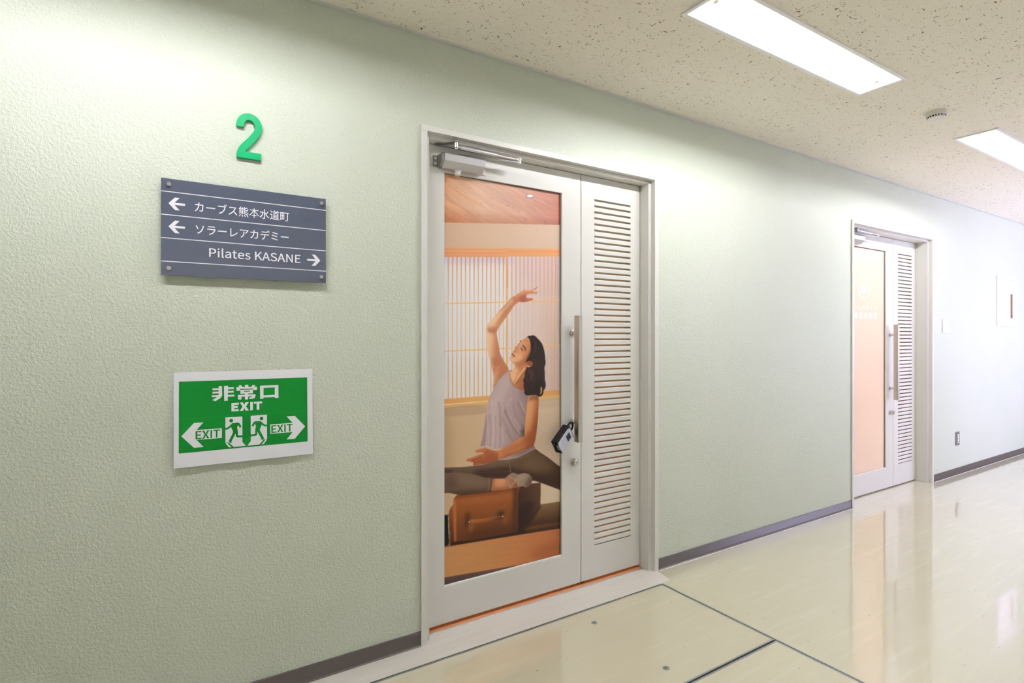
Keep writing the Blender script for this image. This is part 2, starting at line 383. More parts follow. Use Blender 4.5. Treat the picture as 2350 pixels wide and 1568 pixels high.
    c.line([(lx, 929.6), (1125, 920.2)], 1.6, (248, 226, 196), .95); c.line([(lx, 937.6), (rx, 915.6)], 1., (168, 128, 86), .6)
    c.soft([(lx, 938), (1100, 929), (1118, 948), (lx, 956)], (178, 148, 118), .6, 1.6); c.soft([(1230, 918), (rx, 914), (rx, 932), (1230, 936)], (202, 178, 150), .6, 1.6)
    c.soft([(lx, 950), (1030, 950), (1040, 1070), (lx, 1080)], (182, 148, 108), .5, 9)
    c.soft([(1255, 930), (rx, 930), (rx, 1050), (1262, 1050)], (226, 196, 166), .35, 12)
    # bench, box, rail of the machine
    c.poly(D(980, 840, 980, 600, 1290, 436, 1620, 388, 1620, 760, 1040, 860), [(128, 98, 66), (104, 74, 46), (70, 42, 24), (58, 32, 18)], (D(1400, 420)[0], D(1440, 745)[0]), smooth=False)
    c.soft(D(1100, 735, 1530, 665, 1530, 700, 1080, 770), (118, 74, 38), .5, 2); c.soft(D(1000, 600, 1290, 445, 1200, 620, 1060, 800, 990, 820), (40, 22, 14), .85, 3)
    c.poly(D(0, 572, 112, 566, 104, 700, 116, 960, 0, 990), (20, 18, 18), smooth=False); c.line(D(0, 575, 105, 572), 1.6, (150, 160, 172), .8)
    c.poly(D(100, 585, 112, 585, 118, 650, 104, 650), (204, 150, 112), smooth=False); c.poly(D(104, 668, 116, 668, 120, 742, 104, 742), (196, 140, 110), smooth=False)
    c.poly(D(112, 560, 130, 490, 160, 452, 200, 460, 190, 940, 120, 946, 118, 780), [(150, 84, 40), (104, 56, 28), (70, 36, 18)], (D(120, 480)[0], D(150, 940)[0]))
    c.line(D(140, 500, 136, 700, 150, 930), .9, (84, 44, 22), .8); c.line(D(128, 800, 128, 930, 105, 955), .8, (190, 160, 140), .8)
    bs = c.poly(D(990, 216, 1160, 170, 1292, 158, 1290, 446, 1062, 700, 1056, 800, 985, 805), [(52, 32, 24), (66, 40, 28), (84, 56, 36)], (D(990, 500)[0], D(1290, 400)[0]), smooth=False)
    c.soft(D(990, 500, 1200, 420, 1060, 820, 980, 820), (38, 22, 18), .8, 6, bs)
    bf = c.poly(D(168, 640, 172, 400, 190, 345, 250, 303, 420, 286, 700, 252, 1000, 214, 1002, 300, 1000, 560, 992, 770, 940, 806, 700, 852, 420, 900, 225, 936, 184, 926, 172, 760), [(150, 84, 42), (136, 74, 34), (112, 60, 28), (92, 48, 24)], (D(520, 280)[0], D(620, 860)[0]), feather=.5)
    c.soft(D(250, 300, 1000, 212, 1000, 262, 240, 360), (120, 62, 28), .8, 3, bf); c.soft(D(200, 390, 980, 310, 980, 350, 195, 440), (164, 90, 50), .65, 5, bf)
    c.soft(D(165, 440, 200, 430, 205, 900, 180, 935), (196, 112, 62), .75, 2.2, bf); c.soft(D(940, 240, 1002, 230, 1000, 800, 930, 800), (70, 38, 22), .75, 4, bf)
    c.soft(D(420, 780, 960, 690, 960, 830, 400, 910), (70, 38, 20), .6, 8, bf)
    c.soft(D(330, 560, 380, 560, 380, 740, 320, 720), (66, 34, 16), .8, 4.5, bf); c.soft(D(750, 530, 820, 530, 800, 620, 740, 600), (58, 30, 14), .8, 3.5, bf)
    c.soft(D(370, 690, 430, 690, 400, 780, 370, 770), (164, 94, 46), .6, 3.5, bf); c.soft(D(820, 560, 860, 600, 850, 690, 810, 680), (156, 86, 42), .5, 4, bf)
    c.poly(D(385, 632, 500, 628, 640, 606, 790, 578, 800, 606, 700, 640, 560, 668, 430, 686, 392, 678), [(160, 92, 44), (146, 82, 38), (92, 50, 26)], (D(385, 650)[0], D(800, 590)[0]))
    c.line(D(400, 640, 560, 625, 780, 588), .8, (196, 128, 74), .7); c.line(D(400, 682, 560, 664, 780, 620), .8, (70, 38, 18), .7)
    for a, b in ((375, 664), (806, 592)): p = D(a, b)[0]; c.dots([p], 3.2, (70, 46, 40)); c.dots([p], 2., (170, 130, 120)); c.dots([(p[0]-.3, p[1]-.4)], .9, (240, 220, 210))
    c.poly(D(150, 920, 420, 896, 700, 846, 960, 796, 1100, 780, 1100, 830, 700, 890, 300, 955, 150, 975), (46, 24, 15), smooth=False)
    rail = [(lx, D(0, 990)[0][1])]+D(300, 942, 700, 876, 1100, 812, 1530, 745, 1620, 728, 1620, 1200, 900, 1300, 500, 1322)+[(lx, 1330)]
    m = c.mask(rail, False)
    w = c.col([(200, 146, 90), (198, 140, 84), (192, 126, 74), (176, 106, 62)], ((1018, 1290), (1286, 1250)))
    n = Y+.165*X; q = noise2(X*.03, n*.35, 11)*.6+noise2(X*.08, n*.9, 12)*.35+noise1(n*1.6+noise2(X*.02, n*.06, 13)*7, 14)*.3
    r = np.hypot((X-1205)/58, (Y-1267)/17); q = q+np.where(r < 1.3, np.sin(r*30+noise2(X*.1, Y*.1, 15)*2)*np.clip(1.3-r, 0, 1)*.55, 0)
    r2 = np.hypot((X-1070)/40, (Y-1277)/9); q = q+np.where(r2 < 1, np.sin(r2*18+noise2(X*.1, Y*.1, 16)*3)*(1-r2)*.4, 0)
    w = w*(1+.045*q[..., None])+np.stack([-q*0, -q*3-2, -q*4], -1)
    c.put(m, w); c.soft(D(1180, 1040, 1530, 900, 1530, 1090, 1250, 1150), (150, 72, 40), .4, 8, m)
    c.line([(lx, D(0, 990)[0][1]+.4)]+D(300, 942, 700, 876, 1100, 812, 1530, 745), 2.2, (74, 36, 20), .85, .9)
    c.line(D(60, 990, 300, 950, 700, 884, 1530, 753), .9, (216, 150, 92), .6, .9)
    c.poly([(lx, D(0, 1388)[0][1])]+D(500, 1302, 900, 1236, 1600, 1130, 1620, 1700, 0, 1700), [(84, 64, 58), (92, 70, 64), (110, 84, 74)], ((1020, 1335), (1180, 1305)), smooth=False)
    c.line([(lx, D(0, 1388)[0][1])]+D(500, 1302, 900, 1236, 1600, 1130), 1., (120, 66, 36), .7)
    # trousers
    tr = c.poly(C(700, 815, 800, 812, 930, 785, 1040, 735, 1135, 684, 1200, 724, 1300, 790, 1428, 888, 1560, 960, 1560, 1230, 1428, 1170, 1300, 1122, 1200, 1086, 1100, 1062, 900, 1080, 700, 1060, 500, 1030, 300, 1000, 0, 1000, 0, 920, 100, 905, 250, 902, 430, 884, 560, 862), [(98, 76, 60), (84, 62, 48), (104, 80, 58), (84, 58, 38), (64, 40, 26)], (C(60, 940)[0], C(1430, 1020)[0]))
    c.soft(C(1000, 830, 1200, 760, 1360, 900, 1250, 960, 1050, 930), (124, 98, 72), .55, 8, tr); c.soft(C(1080, 990, 1440, 1040, 1440, 1180, 1080, 1080), (52, 32, 22), .9, 8, tr)
    c.soft(C(450, 930, 850, 900, 860, 985, 760, 1040, 600, 1040, 440, 1000), (52, 32, 26), .9, 5, tr); c.soft(C(860, 930, 1080, 960, 1110, 1060, 860, 1030), (56, 36, 26), .8, 5, tr)
    c.soft(C(560, 850, 800, 815, 1040, 745, 1130, 700, 1080, 760, 800, 850), (128, 104, 84), .5, 3, tr); c.soft(C(300, 900, 600, 858, 700, 850, 620, 905, 330, 930), (116, 92, 76), .6, 3.5, tr)
    c.soft(C(60, 940, 160, 930, 120, 975, 60, 980), (50, 34, 28), .7, 2.5, tr)
    for l in ((300, 945, 520, 965, 780, 975), (350, 915, 560, 940, 830, 965), (600, 900, 700, 930, 840, 955), (90, 920, 180, 912, 260, 940)): c.line(C(*l), 1.3, (112, 90, 74), .45, 1.3, tr)
    c.line(C(818, 818, 835, 880, 848, 965), 1.7, (150, 128, 100), .8, .8); c.line(C(826, 820, 842, 880, 855, 965), .8, (50, 34, 26), .7, .8)
    sh = c.poly(C(0, 985, 110, 972, 180, 968, 290, 972, 380, 984, 460, 1004, 540, 1028, 636, 1042, 628, 1110, 612, 1188, 560, 1192, 420, 1210, 300, 1228, 220, 1232, 120, 1212, 0, 1192), [(112, 86, 66), (110, 84, 66), (104, 80, 62), (92, 70, 54)], (C(200, 980)[0], C(230, 1230)[0]))
    c.soft(C(80, 1040, 170, 1030, 200, 1140, 80, 1150), (80, 52, 46), .6, 8, sh); c.soft(C(230, 1000, 480, 1040, 600, 1080, 560, 1150, 260, 1100), (128, 104, 82), .5, 8, sh); c.soft(C(100, 1195, 600, 1165, 600, 1200, 220, 1240), (66, 48, 38), .6, 3, sh)
    c.line(C(592, 1042, 586, 1110, 572, 1188), 2.2, (146, 108, 72), .6, 1.); c.line(C(622, 1044, 616, 1110, 604, 1186), 2.4, (70, 52, 40), .9, .9); c.line(C(632, 1046, 626, 1110, 614, 1180), 1., (132, 106, 80), .8, .8)
    c.line(C(250, 1235, 420, 1216, 620, 1190), 1.6, (46, 26, 16), .7, 1.2)
    # foot and sock
    ft = c.poly(C(638, 1046, 720, 1040, 790, 1036, 830, 1016, 890, 1040, 940, 1090, 948, 1138, 880, 1152, 770, 1168, 690, 1172, 618, 1180, 626, 1110), [(196, 130, 86), (202, 138, 96), (176, 108, 72), (150, 84, 54)], (C(640, 1080)[0], C(940, 1110)[0]))
    c.soft(C(630, 1150, 760, 1140, 920, 1125, 920, 1165, 620, 1190), (142, 78, 46), .7, 3, ft); c.soft(C(660, 1060, 780, 1055, 780, 1085, 660, 1090), (222, 160, 116), .6, 4, ft); c.soft(C(630, 1045, 660, 1045, 640, 1180, 615, 1180), (150, 92, 58), .6, 2, ft)
    sk = c.poly(C(784, 1036, 808, 1008, 850, 976, 890, 972, 925, 988, 960, 984, 1010, 972, 1062, 984, 1092, 1012, 1106, 1052, 1090, 1100, 1058, 1138, 1020, 1142, 980, 1128, 944, 1136, 926, 1090, 884, 1046, 836, 1022), [(142, 120, 100), (160, 138, 116), (148, 126, 104), (104, 82, 68)], (C(800, 1010)[0], C(1105, 1060)[0]))
    c.soft(C(900, 1010, 1040, 985, 1060, 1020, 930, 1060), (176, 152, 128), .6, 4, sk); c.soft(C(1050, 1060, 1100, 1030, 1100, 1080, 1060, 1140, 1030, 1130), (92, 72, 60), .6, 3, sk); c.soft(C(850, 985, 920, 990, 930, 1030, 880, 1030), (116, 96, 80), .5, 3, sk)
    for a in (1010, 1030, 1050, 1068): c.line(C(a, 1095, a+6, 1132), .9, (96, 76, 62), .5, .8)
    c.line(C(796, 1036, 806, 1080, 832, 1124, 862, 1138), 3.6, (140, 124, 108), .95, .8); c.line(C(806, 1064, 834, 1118, 858, 1134), 1.1, (184, 170, 150), .8, .8)
    c.line(C(910, 1062, 876, 1100, 836, 1146), 3.2, (152, 136, 118), .95, .8); c.line(C(836, 1024, 884, 1048, 928, 1096, 944, 1134), 1.4, (190, 170, 150), .7, .8)
    # blouse
    st = c.poly(B(455, 1152, 492, 1152, 474, 1180, 470, 1215, 480, 1262, 505, 1315, 548, 1352, 600, 1376, 660, 1400, 720, 1440)+C(1075, 40, 1052, 90, 1042, 200, 1034, 300, 1024, 420, 1018, 520, 1090, 610, 1122, 640, 1138, 682, 1060, 724, 930, 786, 800, 808, 690, 806, 740, 690, 640, 690, 560, 652, 482, 658, 506, 560, 530, 400, 548, 280, 575, 140)+B(215, 1500, 255, 1420, 285, 1345, 330, 1270, 390, 1205), [(176, 152, 150), (186, 162, 156), (172, 148, 144), (146, 122, 116)], (C(520, 250)[0], C(1040, 330)[0]))
    c.soft(B(300, 1350, 420, 1230, 470, 1200, 470, 1300, 420, 1450, 330, 1568, 230, 1568), (200, 178, 172), .6, 5, st)
    c.soft(C(600, 100, 690, 60, 700, 300, 690, 640, 560, 640, 560, 350), (204, 182, 176), .55, 7, st)
    c.soft(C(482, 658, 520, 450, 552, 290, 575, 300, 560, 500, 545, 650), (150, 124, 122), .7, 2.5, st); c.line(C(572, 160, 566, 400, 552, 640), 1.4, (206, 186, 180), .7, 1.2, st)
    for l, w, k in ((((700, 120, 720, 250, 716, 400)), 3, (146, 118, 114)), (((940, 130, 985, 230, 1000, 290)), 4, (136, 108, 104)), (((780, 230, 850, 370, 900, 460, 985, 545)), 5, (128, 102, 98)), (((790, 460, 850, 560, 900, 590)), 4, (146, 120, 114)), (((880, 150, 900, 250, 930, 330)), 3, (150, 124, 118)), (((600, 280, 610, 460, 600, 640)), 4, (160, 134, 130)), (((760, 340, 830, 480, 860, 600)), 3, (150, 124, 120)), (((660, 300, 670, 480, 660, 660)), 3, (164, 138, 134)), (((990, 400, 1005, 470, 1015, 520)), 5, (110, 86, 80))):
        c.line(C(*l), w, k, .62, 2.4, st)
    for l in ((620, 120, 640, 300, 640, 600), (815, 260, 880, 390, 960, 500), (960, 120, 1010, 230), (740, 430, 760, 600), (900, 330, 960, 450), (860, 60, 800, 160)): c.line(C(*l), 3, (206, 186, 178), .5, 2.2, st)
    c.line(C(870, 0, 830, 80, 776, 160, 760, 290, 740, 330, 722, 460, 716, 660), 1.2, (140, 114, 110), .7, .9, st); c.line(C(864, 0, 824, 80, 770, 160, 754, 290), 1., (214, 194, 186), .6, .9, st)
    c.line(C(484, 656, 555, 648, 640, 682, 740, 690), 1.8, (214, 190, 184), .75, 1.1, st); c.line(C(700, 800, 800, 800, 930, 778, 1060, 716, 1135, 678), 2.6, (176, 148, 142), .7, 1.4, st)
    c.soft(C(850, 690, 1100, 610, 1130, 660, 930, 760), (142, 112, 108), .6, 4, st); c.soft(C(960, 460, 1018, 450, 1018, 530, 985, 530), (84, 64, 58), .75, 2.5, st); c.soft(C(750, 690, 1010, 540, 1010, 600, 850, 680), (132, 104, 98), .5, 4, st)
    c.soft(B(590, 1380, 720, 1440, 700, 1560, 620, 1480), (134, 108, 104), .5, 4, st); c.line(B(492, 1152, 474, 1180, 470, 1215, 480, 1262, 505, 1315, 548, 1352, 600, 1376, 660, 1400), 1.3, (120, 92, 84), .85, .8)
    c.line(B(460, 1150, 390, 1205, 330, 1270, 285, 1345), 1., (130, 100, 90), .6, .9)
    # raised arm and hand
    ar = c.poly(B(510, 268, 440, 338, 340, 440, 262, 538, 200, 602, 186, 645, 188, 700, 190, 800, 205, 920, 240, 1060, 268, 1170, 277, 1260, 272, 1372, 330, 1272, 390, 1206, 458, 1148, 400, 1042, 356, 950, 335, 850, 320, 765, 313, 692, 338, 640, 392, 560, 462, 462, 530, 368, 578, 325), [(232, 190, 148), (226, 180, 136), (212, 154, 114), (190, 126, 88)], (B(215, 750)[0], B(345, 770)[0]))
    c.soft(B(240, 1040, 330, 1000, 400, 1060, 455, 1150, 330, 1270, 330, 1150), (178, 112, 74), .85, 4, ar); c.soft(B(290, 700, 320, 700, 350, 950, 420, 1090, 330, 1020), (184, 118, 84), .75, 4, ar)
    c.soft(B(270, 1200, 320, 1160, 300, 1300, 270, 1370), (222, 166, 120), .8, 3, ar); c.soft(B(190, 680, 230, 660, 235, 950, 270, 1120, 240, 1060, 200, 900), (238, 200, 160), .8, 3, ar)
    c.soft(B(330, 560, 460, 440, 540, 340, 575, 330, 460, 470, 330, 650, 280, 690), (204, 142, 106), .8, 3, ar); c.soft(B(250, 560, 420, 380, 500, 290, 520, 300, 400, 440, 280, 580), (242, 206, 168), .8, 3, ar)
    c.soft(B(205, 640, 320, 640, 310, 705, 225, 700), (178, 110, 76), .75, 3, ar); c.line(B(215, 675, 240, 690, 290, 668), 1.2, (150, 84, 56), .5, 1.2, ar)
    c.line(B(330, 1180, 300, 1260, 278, 1330), 1., (190, 130, 90), .5, 1.2, ar); c.soft(B(300, 1120, 345, 1090, 340, 1180, 320, 1200), (212, 152, 108), .6, 3, ar)
    hd = c.poly(B(500, 282, 555, 238, 605, 206, 638, 180, 658, 177, 678, 188, 735, 178, 768, 166, 795, 150, 800, 160, 778, 184, 742, 203, 768, 206, 802, 211, 800, 226, 772, 233, 720, 236, 684, 240, 668, 262, 678, 283, 706, 283, 740, 286, 750, 298, 744, 310, 712, 316, 682, 326, 640, 334, 600, 330, 572, 326, 540, 330), [(220, 160, 124), (200, 132, 100), (176, 104, 80)], (B(600, 205)[0], B(620, 330)[0]))
    c.soft(B(590, 260, 665, 240, 668, 300, 640, 330, 590, 325), (160, 88, 68), .75, 2.5, hd); c.line(B(640, 214, 700, 214, 745, 205), 1.2, (164, 92, 68), .75, .9, hd); c.line(B(648, 238, 690, 238), 1.2, (170, 98, 74), .7, .9, hd)
    c.line(B(650, 190, 690, 196, 740, 188), 1.3, (234, 180, 144), .8, .9, hd); c.line(B(770, 178, 796, 156), 1.3, (170, 84, 66), .8, .8, hd); c.line(B(690, 300, 740, 296), 1.8, (204, 124, 98), .8, 1, hd); c.line(B(780, 226, 800, 222), 1.4, (176, 96, 74), .7, .8, hd)
    # neck and chest
    nk = c.poly(E(272, 745, 262, 820, 240, 868, 215, 892, 168, 920, 168, 960, 180, 1040, 210, 1130, 250, 1185, 330, 1236, 430, 1262, 480, 1300, 520, 1150, 560, 900, 520, 800, 470, 730, 380, 700), [(228, 174, 124), (222, 166, 114), (186, 122, 78), (146, 88, 54)], (E(230, 900)[0], E(500, 1010)[0]))
    c.soft(E(290, 760, 470, 740, 440, 860, 380, 900, 330, 850), (186, 118, 76), .8, 3, nk); c.soft(E(240, 900, 320, 860, 330, 1000, 260, 1130, 220, 1060), (236, 188, 138), .7, 3.5, nk)
    c.line(E(470, 830, 390, 940, 320, 1050, 255, 1165), [3.5, 3.5, 2.5, 1.2], (232, 176, 120), .85, 1.4, nk); c.line(E(500, 850, 430, 960, 340, 1080, 265, 1180), 2.6, (140, 82, 50), .7, 1.8, nk); c.line(E(330, 900, 300, 1000, 250, 1140), 1.6, (168, 108, 70), .6, 1.4, nk)
    c.line(E(190, 1040, 225, 1100, 248, 1170), 1.6, (150, 92, 60), .7, 1.2, nk); c.soft(E(330, 1100, 470, 1010, 480, 1280, 340, 1230), (166, 100, 62), .7, 4, nk); c.line(E(300, 1150, 360, 1100, 420, 1060), 1.6, (120, 70, 44), .6, 1.3, nk)
    c.line(E(172, 940, 180, 1040, 210, 1130, 250, 1185, 330, 1236, 430, 1268), 1., (120, 76, 60), .7, .8)
    # hair at the back, then the face
    hr = c.poly(E(505, 228, 530, 196, 560, 182, 600, 182, 635, 170, 682, 190, 732, 236, 782, 292, 822, 352, 852, 440, 872, 540, 882, 640, 888, 735, 866, 830, 876, 930, 872, 1040, 892, 1160, 876, 1240, 852, 1272, 842, 1332, 812, 1382, 776, 1398, 690, 1402, 600, 1376, 500, 1368, 462, 1322, 470, 1280, 448, 1200, 456, 1130, 440, 1070, 470, 1000, 476, 930, 500, 858, 520, 800, 480, 740, 510, 660, 560, 560, 560, 400, 540, 280), [(40, 30, 28), (46, 34, 30), (36, 27, 26)], (E(640, 200)[0], E(690, 1380)[0]))
    for l, w, k in (((655, 250, 690, 360, 680, 500), 2.4, (86, 68, 60)), ((640, 640, 680, 720, 700, 800), 2, (84, 62, 52)), ((560, 860, 600, 960, 600, 1060), 4, (112, 74, 50)), ((620, 860, 650, 960, 660, 1080), 3, (92, 62, 44)), ((530, 920, 510, 1020, 540, 1120), 3, (82, 52, 38)), ((740, 600, 770, 800, 760, 1000), 4, (56, 42, 36)), ((800, 500, 830, 700, 820, 860), 3, (58, 44, 38)), ((830, 900, 850, 1050, 850, 1200), 3, (66, 48, 40)), ((600, 1150, 640, 1260, 680, 1340), 4, (62, 42, 34)), ((480, 1180, 520, 1270, 580, 1330), 3, (76, 48, 36))): c.line(E(*l), w, k, .55, 2.4, hr)
    c.poly(E(790, 1205, 812, 1215, 818, 1280, 800, 1340, 780, 1350, 790, 1290), (206, 164, 118)); c.line(E(872, 790, 884, 880, 868, 960), 1.2, (216, 170, 124), .6, .9); c.line(E(840, 1290, 846, 1240, 862, 1200), 1, (120, 84, 60), .6, .8)
    fc = c.poly(E(532, 212, 490, 228, 450, 246, 412, 272, 388, 300, 372, 330, 345, 362, 320, 384, 292, 398, 276, 412, 284, 440, 262, 458, 242, 480, 236, 500, 228, 516, 212, 530, 208, 552, 206, 580, 184, 596, 172, 622, 176, 652, 202, 694, 236, 728, 278, 756, 340, 790, 420, 790, 482, 748, 500, 690, 540, 622, 578, 540, 592, 430, 584, 310, 560, 240), [(218, 164, 122), (214, 154, 110), (206, 142, 96), (190, 122, 78), (154, 92, 58)], (E(240, 520)[0], E(590, 640)[0]))
    c.soft(E(420, 280, 520, 230, 570, 300, 570, 420, 520, 400, 460, 350), (198, 132, 88), .7, 4, fc); c.soft(E(400, 300, 460, 290, 480, 350, 400, 360), (226, 170, 124), .6, 4, fc); c.soft(E(290, 560, 400, 540, 430, 640, 330, 700, 270, 660), (234, 182, 134), .75, 4.5, fc)
    c.soft(E(180, 610, 250, 620, 290, 690, 220, 690), (240, 196, 152), .75, 3, fc); c.soft(E(390, 700, 480, 620, 560, 560, 500, 690, 470, 750, 380, 790), (160, 92, 58), .75, 4.5, fc); c.soft(E(280, 720, 400, 720, 470, 740, 400, 800, 300, 780), (176, 108, 70), .7, 3, fc)
    c.soft(E(280, 400, 320, 395, 330, 450, 320, 500, 290, 500, 285, 440), (168, 92, 62), .7, 2, fc); c.soft(E(285, 460, 320, 450, 325, 495, 295, 505), (230, 170, 130), .6, 1.5, fc)
    c.line(E(272, 470, 290, 490, 300, 505), 1.2, (140, 66, 46), .7, .9, fc); c.line(E(240, 495, 262, 515), 1.2, (150, 80, 58), .6, .9, fc)
    c.poly(E(208, 548, 218, 530, 240, 545, 262, 570, 284, 606, 262, 600, 240, 590, 216, 568), (172, 82, 66), a=.9, feather=.4); c.line(E(212, 550, 242, 568, 282, 604), 1., (116, 48, 40), .85, .7); c.soft(E(225, 590, 260, 605, 250, 625, 222, 615), (186, 116, 82), .6, 1.5, fc)
    c.poly(E(420, 358, 450, 376, 480, 410, 496, 452, 492, 492, 478, 468, 464, 430, 436, 392), (58, 38, 30), a=.92, feather=.5); c.poly(E(376, 282, 394, 278, 396, 292, 384, 312, 374, 302), (66, 44, 36), a=.9, feather=.4); c.line(E(340, 376, 352, 350, 366, 336), 1.6, (92, 58, 46), .8, .8)
    c.poly(E(396, 430, 412, 432, 440, 476, 436, 492, 414, 476, 400, 456), (60, 40, 34), a=.85, feather=.5); c.poly(E(408, 462, 420, 464, 430, 482, 418, 478), (222, 200, 188), a=.8, feather=.3); c.line(E(400, 412, 425, 432, 452, 480), 1., (150, 90, 64), .7, .9, fc); c.dots(E(351, 521), .5, (130, 76, 52), .6)
    c.soft(E(520, 640, 590, 500, 596, 600, 560, 690, 500, 700), (60, 38, 30), .8, 2.5)
    c.poly(E(486, 752, 506, 712, 556, 686, 604, 692, 632, 730, 622, 772, 590, 802, 540, 808, 502, 792), [(190, 118, 74), (172, 100, 62), (140, 80, 50)], (E(500, 780)[0], E(620, 700)[0])); c.line(E(520, 720, 570, 705, 606, 730, 596, 770, 566, 784), 1.2, (92, 44, 28), .8, .8); c.line(E(530, 745, 560, 735, 580, 760), 1.3, (74, 34, 24), .8, .9); c.line(E(506, 790, 540, 800, 580, 798), 1.5, (222, 150, 108), .8, .8); c.line(E(600, 700, 625, 735, 610, 775), .8, (214, 140, 100), .6, .7)
    c.dots(E(552, 790), .8, (240, 206, 176), .8)
    # lower arm and hand
    am = c.poly(C(1085, 44, 1130, 36, 1172, 48, 1182, 110, 1174, 300, 1160, 450, 1144, 560, 1122, 640, 1080, 666, 1000, 694, 900, 742, 790, 786, 690, 810, 648, 770, 646, 712, 740, 690, 850, 622, 950, 556, 1014, 526, 1020, 410, 1034, 250, 1050, 110), [(208, 146, 94), (196, 128, 78), (168, 96, 56), (140, 74, 42)], (C(1040, 300)[0], C(1165, 330)[0]))
    c.soft(C(700, 720, 900, 610, 1020, 545, 1100, 560, 1100, 640, 950, 700, 780, 770), (166, 92, 54), .7, 6, am); c.soft(C(1060, 100, 1110, 90, 1110, 300, 1060, 470, 1040, 400), (226, 170, 116), .6, 5, am); c.soft(C(1020, 520, 1120, 480, 1140, 560, 1080, 640, 1010, 600), (150, 80, 46), .6, 6, am)
    c.soft(C(1080, 40, 1180, 40, 1180, 85, 1060, 100), (112, 62, 40), .6, 3, am); c.soft(C(700, 790, 1000, 680, 1110, 640, 1110, 670, 900, 750, 700, 815), (120, 62, 36), .6, 3, am); c.soft(C(660, 712, 850, 630, 870, 650, 700, 740), (190, 116, 72), .6, 3, am)
    h2 = c.poly(C(656, 708, 600, 690, 545, 668, 512, 674, 432, 698, 425, 714, 440, 727, 500, 722, 526, 738, 480, 748, 400, 778, 322, 808, 314, 826, 345, 832, 372, 826, 358, 838, 402, 846, 396, 862, 402, 880, 455, 876, 520, 866, 590, 852, 650, 830, 694, 808, 700, 740), [(184, 110, 72), (172, 96, 60), (140, 74, 46)], (C(520, 690)[0], C(560, 860)[0]))
    c.line(C(380, 826, 450, 800, 490, 780), 1.3, (112, 54, 34), .8, .9, h2); c.line(C(404, 848, 470, 832, 500, 815), 1.3, (112, 54, 34), .8, .9, h2); c.line(C(526, 738, 560, 722, 580, 700), 1.4, (122, 60, 38), .7, 1., h2); c.soft(C(540, 740, 640, 730, 650, 810, 560, 830), (150, 80, 50), .6, 4, h2)
    c.line(C(330, 816, 420, 780, 490, 752), 1.3, (208, 134, 94), .8, 1., h2); c.line(C(440, 712, 510, 690, 545, 682), 1.4, (206, 130, 92), .7, 1., h2); c.line(C(410, 862, 490, 852), 1.3, (186, 112, 76), .7, .9, h2); c.line(C(316, 822, 340, 812), 1.6, (196, 112, 84), .8, .8, h2)
    return c
# ------------------------------------------------------------------ the corridor
X0, X1, ZC = -3.0, 12.0, 2.5
DX = 3.407                        # from the first door to the second
def cells(xs, zs, holes, put):
    for i in range(len(xs)-1):
        for j in range(len(zs)-1):
            cx, cz = (xs[i]+xs[i+1])/2, (zs[j]+zs[j+1])/2
            if not any(h[0] < cx < h[1] and h[2] < cz < h[3] for h in holes): put(xs[i], xs[i+1], zs[j], zs[j+1])
w = MB(); o1 = (.906, 2.259); o2 = (.906+DX, 2.259+DX); zo = 2.12
cells([X0, o1[0], o1[1], o2[0], o2[1], X1], [0, zo, ZC], [(*o1, -1, zo), (*o2, -1, zo)], lambda a, b, c, d: w.box(a, b, 0, .14, c, d))
structure(w.build('wall_back', M['wall']), 'pale green pebbled corridor wall holding both doors and the signs', 'wall')
w = MB(); cells([X0, WIN[0], WIN[1], X1], [0, WIN[2], WIN[3], ZC], [WIN], lambda a, b, c, d: w.box(a, b, YO-.15, YO, c, d))
structure(w.build('wall_front', M['wall_plain']), 'unseen pale corridor wall with the daylight window, set to bounce light on the doors', 'wall')
structure(MB().box(X0-.1, X0, YO, 0, 0, ZC).build('wall_left', M['wall']), 'green end wall of the corridor behind the signs end', 'wall')
structure(MB().box(X1, X1+.1, YO, 0, 0, ZC).build('wall_right', M['wall']), 'green end wall at the far bright end of the corridor', 'wall')
wn = empty('window_1', (0, 0, 0)); structure(wn, 'wide corridor window letting in daylight opposite the second door', 'window')
MB().ring(WIN, (WIN[0]+.05, WIN[1]-.05, WIN[2]+.05, WIN[3]-.05), YO-.11, YO-.05).build('window_frame', M['clear'], wn)
for k in (1, 2): x = WIN[0]+(WIN[1]-WIN[0])*k/3; MB().box(x-.025, x+.025, YO-.10, YO-.06, WIN[2]+.05, WIN[3]-.05).build('mullion', M['clear'], wn)
# floor: vinyl around the hatch, pale strip along the doors, studio boards behind
HX0, HX1, HY0, HY1, HM = .36, 2.163, -1.378, -.130, -.752
f = MB(); dz = -.03
for a, b, c, d in ((X0, HX0, YO, -.128), (HX0, HX1+.007, YO, HY0), (HX1+.007, X1, YO, -.128), (2.225, X1, -.128, 0), (o2[0], o2[1], 0, .16)):
    f.box(a, b, c, d, dz, 0)
structure(f.build('floor', M['floor']), 'glossy waxed cream yellow vinyl corridor floor')
t = MB().prism([(X0, -.128), (2.231, -.128), (2.262, 0), (2.262, .052), (.9, .052), (.9, 0), (X0, 0)], -.03, .0012, 'z')
structure(t.build('trim_1', M['sill_vinyl']), 'pale vinyl threshold strip on the floor before the first door', 'threshold')
rail = empty('trim_2', (0, 0, 0)); structure(rail, 'thin shiny metal door sill under the first door', 'sill')
MB().box(.9, 2.262, .047, .060, -.03, .004).build('sill_strip', mat('polished_aluminium', (.82, .81, .82), .22, .9), rail, .0015)
structure(MB().box(-.6, 4.2, .060, .22, -.05, -.001).build('trim_5', M['wood']), 'wooden strip under the first door, its bright orange standing in for studio glow', 'sill')
structure(MB().box(-.6, 4.2, .22, 3, -.05, -.001).box(4.2, 7, .16, 3, -.05, -.001).build('floor_studio', M['dim_wood']), 'wooden studio floor behind the louvres, colour darkened to stand in for shade', 'floor')
